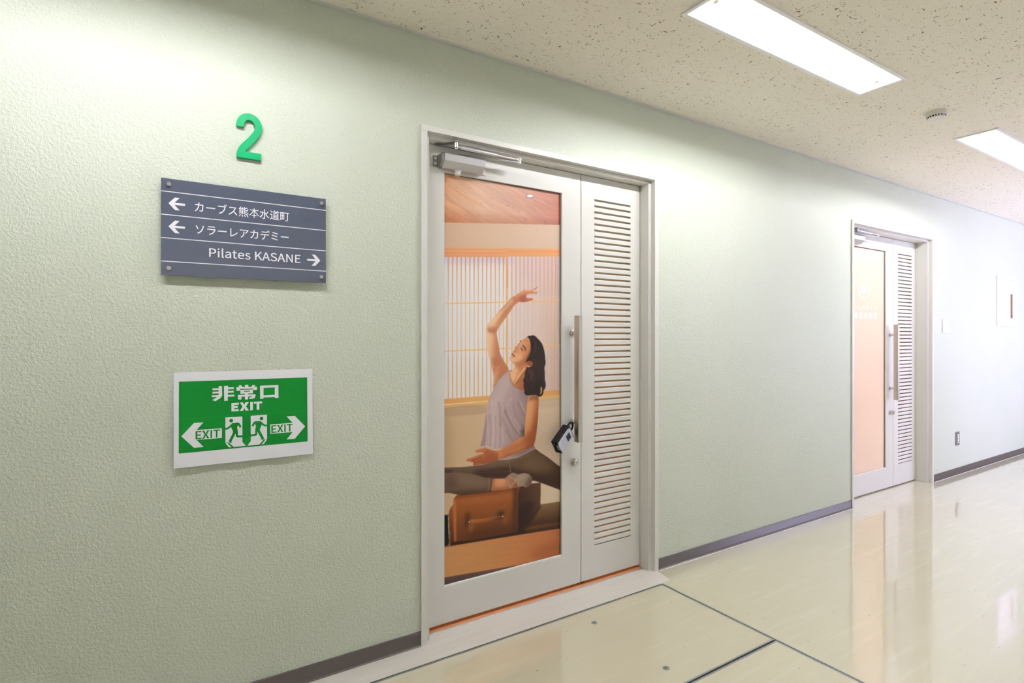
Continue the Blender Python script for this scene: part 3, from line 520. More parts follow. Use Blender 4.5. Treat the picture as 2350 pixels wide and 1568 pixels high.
s = MB(); s.box(-.7, -.6, .14, 3, -.05, 2.6); s.box(7, 7.1, .14, 3, -.05, 2.6); s.box(-.6, 7, 3, 3.1, -.05, 2.6); s.box(-.7, 7.1, .14, 3.1, 2.6, 2.7); s.box(-.7, 7.1, .12, .14, 2.49, 2.61)
structure(s.build('wall_studio', mat('studio_wall_paint', (.55, .40, .26), .7)), 'warm beige studio walls behind the doors', 'wall')
structure(MB().box(X0-.1, X1+.1, YO-.15, 3.1, -.12, -.051).build('floor_light_block', mat('concrete', (.3, .3, .29), .9)), 'unseen slab added under the floor to block light leaks', 'floor')  # added out of sight to stop sky light leaking up through floor gaps
# floor access hatch: two covers in a metal frame
hf = empty('trim_4', (HX0, HY1, 0)); structure(hf, 'thin dark metal frame let into the floor around the hatch covers', 'hatch frame')
base = (HX0, HY1, 0)
local(MB().box(HX0-.006, HX1+.006, HY1-.001, HY1+.002, -.03, .0008), base).build('frame_bar', M['edge'], hf)
local(MB().box(HX1+.0, HX1+.0065, HY0, HY1-.001, -.03, .0008), base).build('frame_bar', M['edge'], hf)
local(MB().box(HX0-.006, HX0, HY0, HY1-.001, -.03, .0008), base).build('frame_bar', M['edge'], hf)
local(MB().box(HX0, HX1, HY0, HY1-.001, -.03, -.022), base).build('pit_tray', M['joint'], hf)
def hatch(y0, y1, label, screws):
    b = (HX0, y0, 0); r = empty('hatch_cover', b); tag(r, label, 'floor hatch', 'covers of the floor hatch')
    x0, x1, ya, yb = HX0+.004, HX1-.004, y0, y1; e = .0075
    local(MB().box(x0+e, x1-e, ya+e, yb-e, -.02, .0004), b).build('panel', M['floor'], r)
    for q in ((x0, x1, ya, ya+e), (x0, x1, yb-e, yb), (x0, x0+e, ya+e, yb-e), (x1-e, x1, ya+e, yb-e)): local(MB().box(*q, -.02, .0009), b).build('edge_strip', M['edge'], r)
    for x, y in screws:
        sc = local(MB().lathe([(.0135, 0), (.0135, .0012), (.0105, .0012), (.0098, .0003), (.0075, .0003), (.007, .0012), (.0035, .0014), (.003, -.0004), (.0003, -.0004)], (x, y, .0004), 'z', 18), b).build('lifting_screw', M['edge'], r)
        sc['label'] = 'dull round lifting screw'
hatch(HM+.0035, HY1-.0045, 'cream hatch cover with two metal screws next to the pale threshold', ((1.615, -.242), (1.625, -.645)))
hatch(HY0+.004, HM-.0035, 'second cream hatch cover nearer the viewer, at the bottom edge', ((1.62, -.86),))
# skirting
def skirting(name, x0, x1, label):
    p = [(0, .0605), (-.0035, .0605), (-.0045, .0595), (-.0045, .012), (-.006, .006), (-.011, .0012), (-.011, 0), (0, 0)]
    structure(MB().prism(p, x0, x1, 'x').build(name, M['baseboard'], None), label, 'skirting')
skirting('baseboard_left', X0, .895, 'dark brown vinyl skirting left of the first door')
skirting('baseboard_1', 2.27, 2.425, 'short dark brown skirting piece beside the first door')
skirting('baseboard_middle', 2.4258, 4.302, 'long brown vinyl skirting between the two doors')
skirting('baseboard_right', 5.677, X1, 'brown vinyl skirting catching daylight past the second door')
for nm_, xa, xb, lb in (('trim_6', 2.272, 4.300, 'pale sealant line under the skirting between the doors'), ('trim_7', 5.679, X1, 'pale sealant line under the skirting past the second door')):
    structure(MB().prism([(-.0111, .0018), (-.0165, .0006), (-.0175, 0), (-.0111, 0)], xa, xb, 'x').build(nm_, mat('sealant', (.74, .71, .64), .4)), lb, 'sealant')
structure(MB().box(X0, X1, -.014, 0, ZC-.007, ZC).build('trim_3', mat('ceiling_edge_strip', (.66, .66, .60), .4), None, .001), 'slim pale edge strip between wall and ceiling', 'edge strip')

# ------------------------------------------------------------------ ceiling with recessed tube lights
LY0, LY1, LL = -.890, -.668, 1.325
LIGHTS = [-.81, 1.680, 4.172]
tw = .017
c = MB(); xs = [X0]; holes = []
for lx in LIGHTS:
    a, b = lx+tw, lx+LL-tw; xs += [a, b]; holes.append((a, b, LY0+tw, LY1-tw))
cells(xs+[X1], [YO, LY0+tw, LY1-tw, 0], holes, lambda a, b, p, q: c.add([(a, p, ZC), (b, p, ZC), (b, q, ZC), (a, q, ZC)], [(0, 3, 2, 1)]))
m = bpy.data.meshes.new('ceiling'); m.from_pydata(c.v, [], c.f); structure(link('ceiling', m, M['ceiling']), 'cream fissured acoustic board ceiling with dark flecks')
def lamp(lx, label):
    b = (lx+LL/2, (LY0+LY1)/2, ZC); r = empty('ceiling_light', b); tag(r, label, 'ceiling light', 'recessed tube lights along the corridor')
    x0, x1, y0, y1 = -LL/2, LL/2, (LY0-LY1)/2, (LY1-LY0)/2
    t = MB(); z0, z1 = -.006, 0.0
    o, h = (x0, x1, y0, y1), (x0+tw, x1-tw, y0+tw, y1-tw)
    cc = lambda q, z: [(q[0], q[2], z), (q[1], q[2], z), (q[1], q[3], z), (q[0], q[3], z)]
    t.add(cc(o, z0)+cc(h, z0)+cc(o, z1)+cc(h, z1), [g for i in range(4) for j in ((i+1) % 4,) for g in ((i, j, 4+j, 4+i), (i, 8+i, 8+j, j), (4+i, 4+j, 12+j, 12+i))])
    t.build('trim', M['white'], r)
    hz = .075; i = MB(); q = (h[0]+.045, h[1]-.045, h[2]+.028, h[3]-.028)
    i.add(cc(h, 0)+cc(q, hz), [(0, 4, 5, 1), (1, 5, 6, 2), (2, 6, 7, 3), (3, 7, 4, 0), (4, 7, 6, 5)])
    m = bpy.data.meshes.new('housing'); m.from_pydata(i.v, [], i.f); link('housing', m, M['white'], r)
    tz = .026; L2 = .595
    MB().tube([(-L2, 0, tz), (L2, 0, tz)], .0155, 20).build('tube', M['tube'], r, smooth=True)
    for sg in (-1, 1):
        pr = [(-.019, .074), (-.019, tz), (-.017, tz-.011), (-.010, tz-.019), (0, tz-.022), (.010, tz-.019), (.017, tz-.011), (.019, tz), (.019, .074)]
        a, bb = sorted((sg*L2, sg*(L2+.016))); MB().prism(pr, a, bb, 'x').build('socket', M['plastic'], r, .001)
    return r
lamp(LIGHTS[0], 'recessed white tube light above the directory sign')
lamp(LIGHTS[1], 'recessed white tube light in the ceiling before the first door')
lamp(LIGHTS[2], 'recessed white tube light at the right edge, past the smoke detector')
sd = empty('smoke_detector', (3.60, -.79, ZC)); tag(sd, 'round cream smoke detector on the ceiling between the two lights', 'smoke detector')
MB().lathe([(.050, 0), (.050, -.012), (.049, -.018), (.046, -.020)], (0, 0, 0)).build('base_plate', M['plastic'], sd, smooth=False)
smooth_by_angle(MB().lathe([(.046, -.0195), (.046, -.022), (.040, -.034), (.037, -.0355), (.030, -.0345), (.012, -.0345)], (0, 0, 0)).build('sensor_cap', M['plastic'], sd))
for k in range(10):
    a = 2*math.pi*k/10+.15; q = MB()
    p = []
    for da in (-.22, .22):
        for r_, z_ in ((.0450, -.0245), (.0408, -.0325)): p.append(((r_+.0006)*math.cos(a+da), (r_+.0006)*math.sin(a+da), z_))
        for r_, z_ in ((.0450, -.0245), (.0408, -.0325)): p.append(((r_-.006)*math.cos(a+da), (r_-.006)*math.sin(a+da), z_))
    q.add(p, [(0, 1, 5, 4), (0, 2, 3, 1), (4, 5, 7, 6), (2, 6, 7, 3), (0, 4, 6, 2), (1, 3, 7, 5)]); q.build('vent_slot', M['black'], sd)

# ------------------------------------------------------------------ the two doors
def door(name, dx, Y, label, film, bottom):
    B = (.895+dx, 0, 0); r = empty(name, B); structure(r, label, 'door')
    def P(mb, nm, mt, parent=r, **k): return local(mb, B).build(nm, mt, parent, **k)
    X = lambda *a: [v+dx for v in a]
    def jamb(a, b_, c_, d_):        # outer, casing inside, step inside, wall side
        return [(a, -.010), (b_, -.010), (b_, .018), (c_, .018), (c_, .15), (d_, .15), (d_, -.0005), (a, -.0005)]
    P(MB().prism([(x+dx, y) for x, y in jamb(.895, .922, .942, .9065)], 0, 2.108, 'z'), 'jamb', M['door'], bevel=.0012)
    P(MB().prism([(x+dx, y) for x, y in jamb(2.270, 2.242, 2.222, 2.2585)], 0, 2.108, 'z'), 'jamb', M['door'], bevel=.0012)
    hd = MB().prism([(-.010, 2.108), (.15, 2.108), (.15, 2.1195), (-.0005, 2.1195), (-.0005, 2.131), (-.010, 2.131)], .895+dx, 2.270+dx, 'x').box(.942+dx, 2.222+dx, .018, .15, 2.092, 2.108)
    P(hd, 'head', M['door'], bevel=.0012)
    # door leaf with the tall pane
    T = .036; gx0, gx1, gz0, gz1 = 1.041+dx, 1.683+dx, .174, 1.979
    lf = P(MB().ring((.9445+dx, 1.8030+dx, bottom, 2.0895), (gx0, gx1, gz0, gz1), Y, Y+T), 'door_leaf', M['door'], bevel=.0012)
    pane = P(MB().box(gx0, gx1, Y+.015, Y+.021, gz0, gz1), 'glass_pane', M['peach'] if film else M['glass'], lf)
    bead = P(MB().ring((gx0, gx1, gz0, gz1), (gx0+.0022, gx1-.0022, gz0+.0022, gz1-.0022), Y+.011, Y+.0149), 'glazing_bead', M['joint'] if film else mat('dark_bead', (.09, .08, .07), .5), lf)
    P(MB().box(gx0+.0003, gx1-.0003, Y+.003, Y+.0108, gz0+.0001, gz0+.0045), 'sill_bead', M['white'], lf, bevel=.001)  # white colour stands in for the highlight along the pane's lower edge
    # narrow leaf with louvres
    lx0, lx1 = 1.894+dx, 2.150+dx
    lv = P(MB().ring((1.8070+dx, 2.2195+dx, bottom, 2.0895), (lx0, lx1, .1795, 1.9765), Y, Y+T), 'louvre_leaf', M['door'], bevel=.0012)
    prof = [(.0015, -.0118), (.0003, -.0106), (.0003, .0060), (.0018, .0098), (.0055, .0115), (.0085, .0105), (.0345, -.0100), (.0345, -.0125), (.0065, .0065), (.0040, .0040), (.0040, -.0118)]
    sm = MB().prism([(y, z) for y, z in prof], -(lx1-lx0)/2+.0002, (lx1-lx0)/2-.0002, 'x').mesh('slat'); sm.materials.append(M['slat'])
    for k in range(57):
        s = bpy.data.objects.new('slat', sm); COL.objects.link(s); s.parent = lv; s.location = ((lx0+lx1)/2-B[0], Y, 1.973-.0157-k*.0314)
    P(MB().prism([(Y+.0003, .1796), (Y+.0003, .181), (Y+.0033, .1825), (Y+.0080, .1815), (Y+.0100, .1796)], lx0+.0002, lx1-.0002, 'x'), 'bottom_slat', M['slat'], lv)
    P(MB().box(1.805+dx, 1.828+dx, Y+.002, Y+.03, bottom-.006, bottom-.0002), 'brush_seal', M['black'], lv)
    # pull handle
    h0 = .742; h1 = 1.3685; yo = Y-.08
    px = lambda pts: [(x+dx, y+yo) for x, y in pts]
    bar = P(MB().prism(px([(1.733, .0455), (1.733, .016), (1.7345, .0135), (1.7375, .0135), (1.7375, .0455)]), h0, h1, 'z'), 'pull_handle', M['bar'], bevel=.0008)
    for a, b_ in ((1.7377, 1.7427), (1.7430, 1.7487), (1.7490, 1.7547), (1.7550, 1.7605)): P(MB().prism(px([(a, .045), (a, .0135), (a+.0012, .0122), (b_-.0012, .0122), (b_, .0135), (b_, .045)]), h0, h1, 'z'), 'rib', M['bar_light'], bar, bevel=.0006)
    for z in (1.282, .8368):
        sp = P(MB().lathe([(.0155, .0799+yo), (.0155, .071+yo), (.0125, .069+yo), (.009, .0685+yo), (.009, .0456+yo)], (1.7462+dx, 0, z), 'y', 24), 'standoff', M['chrome'], bar); smooth_by_angle(sp)
    cy = P(MB().lathe([(.0175, .0799+yo), (.0175, .056+yo), (.016, .054+yo), (.0135, .054+yo), (.013, .0535+yo), (.003, .0535+yo)], (1.757+dx, 0, .6335), 'y', 28), 'lock_cylinder', M['chrome']); smooth_by_angle(cy)
    P(MB().box(1.7562+dx, 1.7578+dx, .0528+yo, .0536+yo, .628, .639), 'keyhole', M['black'], cy)
    # door closer
    cl = P(MB().prism([(Y-.0005, 2.0465), (Y-.0555, 2.0468), (Y-.0605, 2.0425), (Y-.0575, 2.0140), (Y-.0330, 1.9925), (Y-.0280, 1.9890), (Y-.0005, 1.9890)], 1.016+dx, 1.2135+dx, 'x'), 'door_closer', M['alu'], bevel=.0012); cl['label'] = 'silver box-shaped door closer'
    P(MB().box(.986+dx, 1.243+dx, Y-.0045, Y-.0006, 1.9955, 2.0435), 'mounting_plate', M['darkmetal'], cl)
    for z in (2.031, 2.0085):
        for x in (.9945,): smooth_by_angle(P(MB().lathe([(.0062, Y-.0046), (.0062, Y-.0075), (.003, Y-.0078), (.0028, Y-.006)], (x+dx, 0, z), 'y', 14), 'screw', M['chrome'], cl))
    P(MB().prism([(Y-.006, 2.0455), (Y-.0545, 2.0455), (Y-.0580, 2.0410), (Y-.0560, 2.0150), (Y-.0330, 1.9935), (Y-.006, 1.9935)], 1.0035+dx, 1.0158+dx, 'x'), 'end_cap', M['darkmetal'], cl, bevel=.001)
    smooth_by_angle(P(MB().lathe([(.0165, 1.9889), (.0165, 1.984), (.0135, 1.982), (.0135, 1.970), (.011, 1.967)], (1.094+dx, Y-.022, 0), 'z', 20), 'spindle_cap', mat('ivory_cap', (.55, .53, .46), .45), cl))
    smooth_by_angle(P(MB().lathe([(.012, 2.0472), (.012, 2.0555), (.009, 2.0575)], (1.094+dx, Y-.026, 0), 'z', 20), 'spindle', M['darkmetal'], cl))
    sho = [(.986, .060), (1.012, .072), (1.052, .030), (1.070, .006), (1.070, -.010), (1.058, -.016), (1.044, -.010), (1.036, .006), (1.020, .034), (.996, .044)]
    P(MB().prism([(x+dx, y+yo+.004) for x, y in sho], 2.0885, 2.0918, 'z'), 'arm_shoe', M['darkmetal'], cl)
    pv = (1.0575+dx, .001+yo, 2.08)
    smooth_by_angle(P(MB().lathe([(.0085, 2.0884), (.0085, 2.0745), (.0105, 2.0745), (.0105, 2.0660), (.006, 2.064), (.0055, 2.059)], (pv[0], pv[1], 0), 'z', 18), 'pivot', M['alu'], cl))
    el = (1.383+dx, .006+yo, 2.0705)
    smooth_by_angle(P(MB().tube([(pv[0]+.010, pv[1], 2.0705), (pv[0]+.022, pv[1], 2.0705), (pv[0]+.024, pv[1], 2.0705), (pv[0]+.200, pv[1]+.003, 2.0705), (pv[0]+.202, pv[1]+.003, 2.0705), (pv[0]+.225, pv[1]+.003, 2.0705), (pv[0]+.227, pv[1]+.003, 2.0705), (el[0]-.02, el[1], 2.0705), (el[0]-.018, el[1], 2.0705), (el[0]-.004, el[1], 2.0705)], [.0055, .0055, .0088, .0088, .0065, .0065, .0048, .0048, .007, .007], 14), 'forearm', M['alu'], cl))
    smooth_by_angle(P(MB().lathe([(.009, 2.0790), (.009, 2.0650), (.0065, 2.064), (.0065, 2.0585), (.009, 2.0575), (.009, 2.0540)], (el[0], el[1], 0), 'z', 16), 'elbow', M['chrome'], cl))
    a = Vector((1.094+dx, Y-.026, 0)); b2 = Vector((el[0], el[1], 0)); d = (b2-a).normalized(); q = Vector((-d.y, d.x, 0)); u = MB()
    pts = [(a+q*.011)[:2], (a-q*.011)[:2], (b2-q*.008)[:2], (b2+q*.008)[:2]]
    P(MB().prism(pts, 2.0560, 2.0605, 'z'), 'main_arm', M['alu'], cl, bevel=.0008)
    return r
d1 = door('door_1', 0, .080, 'grey metal double door with picture pane and louvred side leaf', False, .0150)
d2 = door('door_2', DX, .110, 'further grey metal double door with peach frosted pane', True, .0085)

# white logo and letters on the far pane (one flat film)
G = (4.557, .1249, 1.41); lg = empty('window_logo', G); tag(lg, 'white round emblem and lettering stuck on the peach frosted pane', 'lettering')
def gl(mb, nm): return local(mb, G).build(nm, M['film_white'], lg)
cx, cz, ra, rb = 4.757, 1.6705, .099, .1015
def arc(a0, a1, r, n=40): return [(cx+ra*r*math.cos(a0+(a1-a0)*k/n), cz+rb*r*math.sin(a0+(a1-a0)*k/n)) for k in range(n+1)]
o = arc(0, 2*math.pi, 1.0, 48)[:-1]; i2 = arc(0, 2*math.pi, .925, 48)[:-1]; k = len(o); mb = MB()
mb.add([(x, .1247, z) for x, z in o]+[(x, .1247, z) for x, z in i2], [(q, (q+1) % k, k+(q+1) % k, k+q) for q in range(k)]); gl(mb, 'emblem_ring')
gl(flat([(cx-.092, cz-.054), (cx+.092, cz-.054), (cx+.092, cz-.047), (cx-.092, cz-.047)], .1246), 'emblem_line')
for k, (x, a, ln, wd) in enumerate(((0, 0, .062, .034), (0, .75, .060, .030), (0, -.75, .060, .030))):
    ca, sa = math.cos(a), math.sin(a)
    for sd_ in (-1, 1):
        arcp = [(sd_*wd*.5*math.sin(math.pi*t), ln*t) for t in np.linspace(0, 1, 9)]
        gl(flat(stroke([(cx+x+p*ca+q*sa, cz-.047+q*ca-p*sa) for p, q in arcp], .005), .1246-.0001*k), 'emblem_petal')
for sx in (-1, 1): gl(flat(stroke([(cx+sx*.036, cz-.047), (cx+sx*.046, cz-.02), (cx+sx*.047, cz+.018)], .006), .1243), 'emblem_stem')
letters('P I L A T E S', 4.555, 4.967, 1.488, 1.516, .1246, lg, G, M['film_white'])
letters('K A S A N E', 4.530, 4.967, 1.412, 1.463, .1246, lg, G, M['film_white'], weight=.015)

# ------------------------------------------------------------------ the printed picture on the first door's pane
canvas = paint_picture()
nx, nz = 330, 940
gx = np.linspace(1.0412, 1.6828, nx); gz = np.linspace(.1742, 1.9788, nz); yp = .0942
XX, ZZ = np.meshgrid(gx, gz)
s_, c_ = math.sin(EYE_T), math.cos(EYE_T)
dp = s_*XX+c_*(yp+EYE_D); u = 1175+FPX*(c_*XX-s_*(yp+EYE_D))/dp; v = 775-FPX*(ZZ-EYE_H)/dp      # drawing pixel of every sheet point
fu = np.clip((u-PX0)*SS, 0, canvas.W-1.01); fv = np.clip((v-PY0)*SS, 0, canvas.H-1.01); iu = fu.astype(int); iv = fv.astype(int); a = (fu-iu)[..., None]; b = (fv-iv)[..., None]; im = canvas.img
px = (im[iv, iu]*(1-a)+im[iv, iu+1]*a)*(1-b)+(im[iv+1, iu]*(1-a)+im[iv+1, iu+1]*a)*b
px = np.clip(px/255, 0, 1); lin = np.where(px <= .04045, px/12.92, ((px+.055)/1.055)**2.4)*PRINT_GAIN
co = np.stack([XX-1.362, np.zeros_like(XX), ZZ-.1742], -1).reshape(-1, 3).astype(np.float32)
idx = np.arange(nx*nz).reshape(nz, nx); q = np.stack([idx[:-1, :-1], idx[:-1, 1:], idx[1:, 1:], idx[1:, :-1]], -1).reshape(-1, 4)
m = bpy.data.meshes.new('door_picture'); m.vertices.add(len(co)); m.vertices.foreach_set('co', co.ravel())
m.loops.add(q.size); m.loops.foreach_set('vertex_index', q.ravel().astype(np.int32)); m.polygons.add(len(q)); m.polygons.foreach_set('loop_start', (np.arange(len(q))*4).astype(np.int32)); m.update(calc_edges=True)
at = m.attributes.new('print', 'FLOAT_COLOR', 'POINT'); at.data.foreach_set('color', np.concatenate([lin.reshape(-1, 3), np.ones((nx*nz, 1))], 1).astype(np.float32).ravel())
po = link('door_picture', m, M['print']); po.location = (1.362, yp, .1742)
tag(po, 'tall printed picture of a woman stretching, on the first door pane', 'picture')

# ------------------------------------------------------------------ key box on the handle
kb = empty('key_box', (1.6484, .0298, .7672)); tag(kb, 'black and silver key lock box hanging from the long door handle', 'lock box')
kb.rotation_mode = 'XYZ'; kb.rotation_euler = (.1146, .9167, .4003)
w, d, l = .0763/2, .0419/2, .1207/2
MB().box(-w, w, -d, d, -l, l).build('case', M['black'], kb, .005, seg=3)
fp = MB().prism([(-w+.004, -l+.0005), (w-.004, -l+.0005), (w-.003, l-.022), (w-.012, l-.008), (-w+.012, l-.008), (-w+.003, l-.022)], -d-.0022, -d+.004, 'y').build('face_plate', M['face'], kb, .0015)
MB().box(-.017, .018, -d-.0030, -d-.0015, l-.056, l-.024).build('dial_window', M['black'], kb, .001)
MB().box(-.018, .012, -d-.001, -.006, -l-.0012, -l+.003).build('release_tab', M['face'], kb, .001)
MB().box(-.021, -.016, .006, .011, -l-.0006, -l+.002).build('indicator', M['led'], kb)
sh = [(-.020, .004, l-.004), (-.020, .004, l+.026)]+[(-.020*math.cos(t), .004, l+.026+.020*math.sin(t)) for t in np.linspace(0, math.pi, 11)[1:-1]]+[(.020, .004, l+.026), (.020, .004, l-.004)]
MB().tube(sh, .0048, 12).build('shackle', M['black'], kb, smooth=True)

# ------------------------------------------------------------------ directory sign
G = (.256, -.006, 1.4606); ds = empty('directory_sign', G); tag(ds, 'slate grey directory board with white lettering and arrows', 'sign')
D = lambda mb, nm, mt, **k: local(mb, G).build(nm, mt, ds, **k)
D(MB().box(-.0005, .5124, -.022, -.017, 1.4606, 1.7705), 'board', M['board'], bevel=.0006)
for z in (1.7285, 1.6542, 1.5795, 1.5046): D(MB().box(-.0004, .5123, -.0223, -.0219, z-.00135, z+.00135), 'white_line', M['letter'])
for x, z in ((.0198, 1.7523), (.4955, 1.7523), (.0198, 1.483), (.4950, 1.482)):
    sc = D(MB().lathe([(.006, -.0002), (.006, -.024), (.0068, -.024), (.0068, -.0275), (.0055, -.0285), (.0008, -.0287)], (x, 0, z), 'y', 20), 'spacer_screw', M['chrome']); smooth_by_angle(sc)
def arrow(tx, ex, z, sg):
    h, t, wv = .0202, .0036, .0165
    tip = tx; k = sg*.030
    pts = [(tip, z), (tip+sg*.0302, z+h), (tip+sg*.0302-sg*-.0, z+h), (tip+sg*.0302+sg*.0, z+h)]
    pts = [(tip, z), (tip+sg*.0180, z+h), (tip+sg*.0310, z+h), (tip+sg*.0165, z+t), (ex, z+t), (ex, z-t), (tip+sg*.0165, z-t), (tip+sg*.0310, z-h), (tip+sg*.0180, z-h)]
    D(flat(pts, -.0223), 'arrow', M['letter'])
arrow(.0195, .0655, 1.6915, 1); arrow(.0195, .0655, 1.6172, 1); arrow(.4925, .4461, 1.5420, -1)
letters('カーブス熊本水道町', .0927, .3849, 1.6730, 1.7075, -.0224, ds, G, M['letter'], weight=.005, latin=False)
letters('ソラーレアカデミー', .0950, .3833, 1.6005, 1.6335, -.0224, ds, G, M['letter'], weight=.008, latin=False)
letters('Pilates KASANE', .1342, .4232, 1.5277, 1.5592, -.0224, ds, G, M['letter'], weight=.003)

# ------------------------------------------------------------------ floor number
pc = [(.2572+.029*math.cos(math.radians(t)), 1.9893+.033*math.sin(math.radians(t))) for t in range(190, -31, -20)]+[(.2700, 1.9520), (.2540, 1.9320), (.2410, 1.9160), (.2330, 1.9020), (.2296, 1.8890)]
cp = []
for i in range(len(pc)-1):
    p0, p1, p2, p3 = (np.array(pc[max(i-1, 0)]), np.array(pc[i]), np.array(pc[i+1]), np.array(pc[min(i+2, len(pc)-1)]))
    for t in (0, .25, .5, .75): cp.append(tuple(.5*((2*p1)+(-p0+p2)*t+(2*p0-5*p1+4*p2-p3)*t*t+(-p0+3*p1-3*p2+p3)*t**3)))
cp.append(pc[-1]); band = stroke(cp, .0235); h = len(cp)
left, right = band[:h], band[h:][::-1]          # left edge and right edge of the stroke
lo, hi = (right, left) if right[-1][0] < left[-1][0] else (left, right)
inner = [p for p in hi if p[1] > 1.903 or p[0] < .20]; outer = [p for p in lo if p[1] > 1.893]
pts = outer+[(.2177, 1.8771), (.2950, 1.8771), (.2950, 1.9010), (.2450, 1.9010)]+inner[::-1]
G2 = (.256, 0, 1.877); mb = MB().prism(pts, -.0125, -.0005, 'y'); ns = local(mb, G2).build('number_sign', M['number'], None, .0008); ns.location = G2
tag(ns, 'raised bright green figure 2 on the wall above the directory board', 'number')

# ------------------------------------------------------------------ paper exit notice
ex = empty('exit_notice', (.034, -.0032, .835)); tag(ex, 'white paper exit notice with green field taped below the directory board', 'notice'); ex.rotation_euler = (0, 0, 0)
# the sheet leans off the wall towards its lower edge
ex.rotation_euler = (-.034, 0, 0); ex.location.y = -.0125
xs_ = np.linspace(0, .4345, 30); zs_ = np.concatenate([np.linspace(.0005, .05, 10), np.linspace(.06, .3112, 4)])
vv = [(x, -.0014*math.sin(x*42+z*26)*max(0, 1-z/.046), z) for z in zs_ for x in xs_]
m = bpy.data.meshes.new('paper'); m.from_pydata(vv, [], [(j*30+i, j*30+i+1, (j+1)*30+i+1, (j+1)*30+i) for j in range(len(zs_)-1) for i in range(29)]); m.shade_smooth(); link('paper', m, M['paper'], ex)
def bent(outline, name, mt, off): return flat(outline, -off, .0001).build(name, mt, ex)
bent([(.0142, .0478), (.4160, .0470), (.4160, .2798), (.0148, .2810)], 'green_field', M['green'], .0004)
W_ = .0007; G_ = .0010
flat([(.0145, .1590), (.4158, .1566), (.4158, .1572), (.0145, .1596)], -.0006, .0001).build('crease', mat('crease_green', (.012, .27, .04), .45), ex)
def character(strokes, holes=()):
    g = MB()
    for k, q in enumerate(strokes): g.prism(q, -W_-.00002*k, -W_+.0001, 'y')
    o = g.build('letter', M['paper'], ex)
    for q in holes: flat(q, -G_-.0001, .0001).build('letter_gap', M['green'], o)
character([[(.1296, .2611), (.1394, .2612), (.1402, .2291), (.135, .2209), (.1199, .2111), (.1103, .2153), (.1221, .2229), (.1296, .2322)], [(.1455, .2611), (.1581, .2613), (.1568, .2108), (.1463, .2104)], [(.1114, .2545), (.1296, .2543), (.1296, .2482), (.1114, .2487)], [(.1114, .2433), (.1296, .2431), (.1296, .237), (.1114, .2373)], [(.1088, .2309), (.1307, .2316), (.1307, .226), (.1103, .225)], [(.1573, .2554), (.1756, .2555), (.1756, .2491), (.1573, .249)], [(.1573, .2434), (.1751, .2435), (.1751, .2373), (.1573, .2373)], [(.1573, .2301), (.1771, .2303), (.1771, .2238), (.1573, .224)]])
character([[(.2098, .2614), (.2207, .2616), (.2207, .2531), (.2098, .2531)], [(.1896, .2596), (.1972, .2617), (.2035, .2544), (.1923, .2545)], [(.2296, .2537), (.2353, .2609), (.2433, .2576), (.2387, .2533)], [(.1833, .2547), (.2482, .2538), (.2482, .2427), (.2364, .2426), (.2364, .2478), (.1949, .2484), (.1949, .2424), (.1838, .2425)], [(.1958, .2454), (.2353, .2451), (.2353, .2313), (.1958, .232)], [(.1878, .2284), (.2433, .2279), (.2433, .2213), (.199, .2216), (.199, .2124), (.1887, .2125)], [(.2098, .2317), (.2198, .2317), (.2198, .2114), (.2098, .2113)], [(.2318, .2275), (.2433, .2276), (.2422, .2164), (.2357, .2127), (.2239, .2129), (.2239, .2184), (.2318, .2195)]], [[(.2069, .2411), (.225, .2411), (.225, .2383), (.2069, .2383)]])
character([[(.2579, .2569), (.3178, .2564), (.3178, .2107), (.3058, .2109), (.3058, .2485), (.269, .2488), (.269, .211), (.2579, .2109)], [(.269, .2224), (.3058, .2224), (.3058, .2147), (.269, .2151)]])
def exit_word(x0, x1, z0, z1, w, mt, off):
    w = w*(x1-x0); h = z1-z0; at = lambda t: x0+t*(x1-x0); t_ = w*.82
    e0, e1 = at(0), at(.235); em = (z0+z1)/2
    E_ = [(e0, z0), (e1, z0), (e1, z0+t_), (e0+w, z0+t_), (e0+w, em-t_/2), (e1-.06*(x1-x0)*.5, em-t_/2), (e1-.06*(x1-x0)*.5, em+t_/2), (e0+w, em+t_/2), (e0+w, z1-t_), (e1, z1-t_), (e1, z1), (e0, z1)]
    a, b = at(.265), at(.56); c_ = (a+b)/2; k = w*1.2; k2 = w*.62
    X_ = [(a, z0), (a+k, z0), (c_, em-k2), (b-k, z0), (b, z0), (c_+k2*1.0, em), (b, z1), (b-k, z1), (c_, em+k2), (a+k, z1), (a, z1), (c_-k2*1.0, em)]
    i0 = at(.605); I_ = [(i0, z0), (i0+w, z0), (i0+w, z1), (i0, z1)]
    t0, t1 = at(.725), at(1); tc = (t0+t1)/2; T_ = [(tc-w/2, z0), (tc+w/2, z0), (tc+w/2, z1-t_), (t1, z1-t_), (t1, z1), (t0, z1), (t0, z1-t_), (tc-w/2, z1-t_)]
    for q in (E_, X_, I_, T_): flat(q, -off, .0001).build('letter', mt, ex)
exit_word(.1681, .2643, .1733, .2018, .09, M['paper'], W_)
bent([(.0214, .1027), (.0570, .1432), (.0848, .1432), (.0644, .1196), (.1388, .1190), (.1388, .0863), (.0644, .0870), (.0848, .0616), (.0574, .0616)][::-1], 'arrow', M['paper'], W_)
bent([(.4292-x, z) for x, z in [(.0214, .1022), (.0570, .1430), (.0848, .1430), (.0644, .1188), (.1388, .1186), (.1388, .0861), (.0644, .0855), (.0848, .0612), (.0574, .0610)]], 'arrow', M['paper'], W_)
exit_word(.0618, .1331, .0888, .1158, .070, M['green'], G_); exit_word(.2937, .3645, .0886, .1154, .070, M['green'], G_)
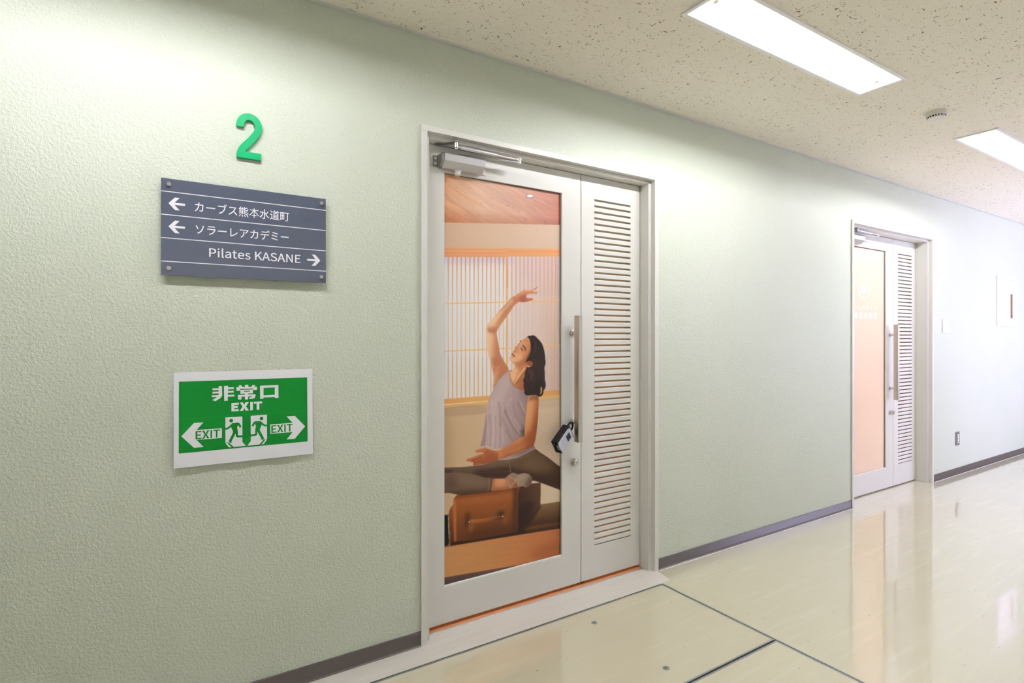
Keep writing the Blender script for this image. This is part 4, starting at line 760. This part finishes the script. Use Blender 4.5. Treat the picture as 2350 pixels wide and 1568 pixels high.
for mir in (False, True):
    F = (lambda p: [(.4292-x, z) for x, z in p][::-1]) if mir else (lambda p: p)
    bent(F([(.1496, .0680), (.1582, .0552), (.1600, .0525), (.1687, .0520), (.1754, .0523), (.2123, .0521), (.2015, .0664), (.2015, .1530), (.2008, .1538), (.1503, .1542), (.1496, .1535)]), 'doorway', M['paper'], W_)
    man = [stroke([(.1475, .1157), (.1566, .1168), (.1640, .1225), (.1712, .1300)], .0062), stroke([(.1690, .1300), (.1870, .1308), (.1905, .1290), (.1960, .1178)], .0066),
           [(.1650, .1240), (.1700, .1332), (.1885, .1340), (.1905, .1300), (.1850, .1180), (.1882, .0985), (.1735, .0960), (.1722, .1060)], stroke([(.1782, .1040), (.1735, .0930), (.1624, .0702)], .0088),
           stroke([(.1826, .1040), (.1838, .0960), (.1848, .0885), (.1880, .0866), (.2020, .0860)], .0068), stroke([(.1584, .0668), (.1725, .0510)], .0050), stroke([(.1500, .0688), (.1700, .0688)], .0016)]
    for q in man: bent(F(q), 'runner', M['green'], G_+.0001*(man.index(q) % 3))
    hcx = .4292-.1672 if mir else .1672
    bent([(hcx+.0060*math.cos(t), .1422+.0060*math.sin(t)) for t in np.linspace(0, 2*math.pi, 20, endpoint=False)], 'runner_head', M['green'], G_)

# ------------------------------------------------------------------ fittings on the far wall
sp = empty('switch_plate', (5.927, 0, 1.303)); tag(sp, 'white blank switch plate on the wall right of the second door', 'wall plate')
MB().box(-.058, .058, -.009, -.0003, 0, .120).build('plate', M['white'], sp, .003)
for x in (-.024, .024):
    for z in (.009, .111): smooth_by_angle(MB().lathe([(.0035, -.0088), (.0035, -.0098), (.002, -.0101)], (x, 0, z), 'y', 10).build('screw', M['chrome'], sp))
ot = empty('wall_outlet', (6.19, 0, .270)); tag(ot, 'grey metal power outlet low on the far wall', 'outlet')
MB().box(-.036, .036, -.009, -.0003, 0, .122).build('plate', M['darkmetal'], ot, .002); MB().box(-.012, .012, -.0125, -.008, .020, .102).build('socket_strip', M['plastic'], ot, .002)
for z in (.035, .061, .087):
    for x in (-.004, .004): MB().box(x-.0007, x+.0007, -.0128, -.0124, z-.005, z+.005).build('slot', M['black'], ot)
pb = empty('panel_box', (7.41, 0, 1.382)); tag(pb, 'white square access panel with brown pull on the far right wall', 'access panel')
MB().ring((-.262, .262, 0, .510), (-.232, .232, .030, .480), -.014, -.0003).build('panel_frame', M['white'], pb, .002); dr = MB().box(-.230, .230, -.010, -.0015, .032, .478).build('panel_door', M['white'], pb, .001)
MB().box(.108, .138, -.019, -.0101, .080, .334).build('pull', M['brown'], dr, .002); smooth_by_angle(MB().lathe([(.009, -.0101), (.009, -.013), (.003, -.0135)], (.160, 0, .106), 'y', 14).build('latch', M['chrome'], dr))
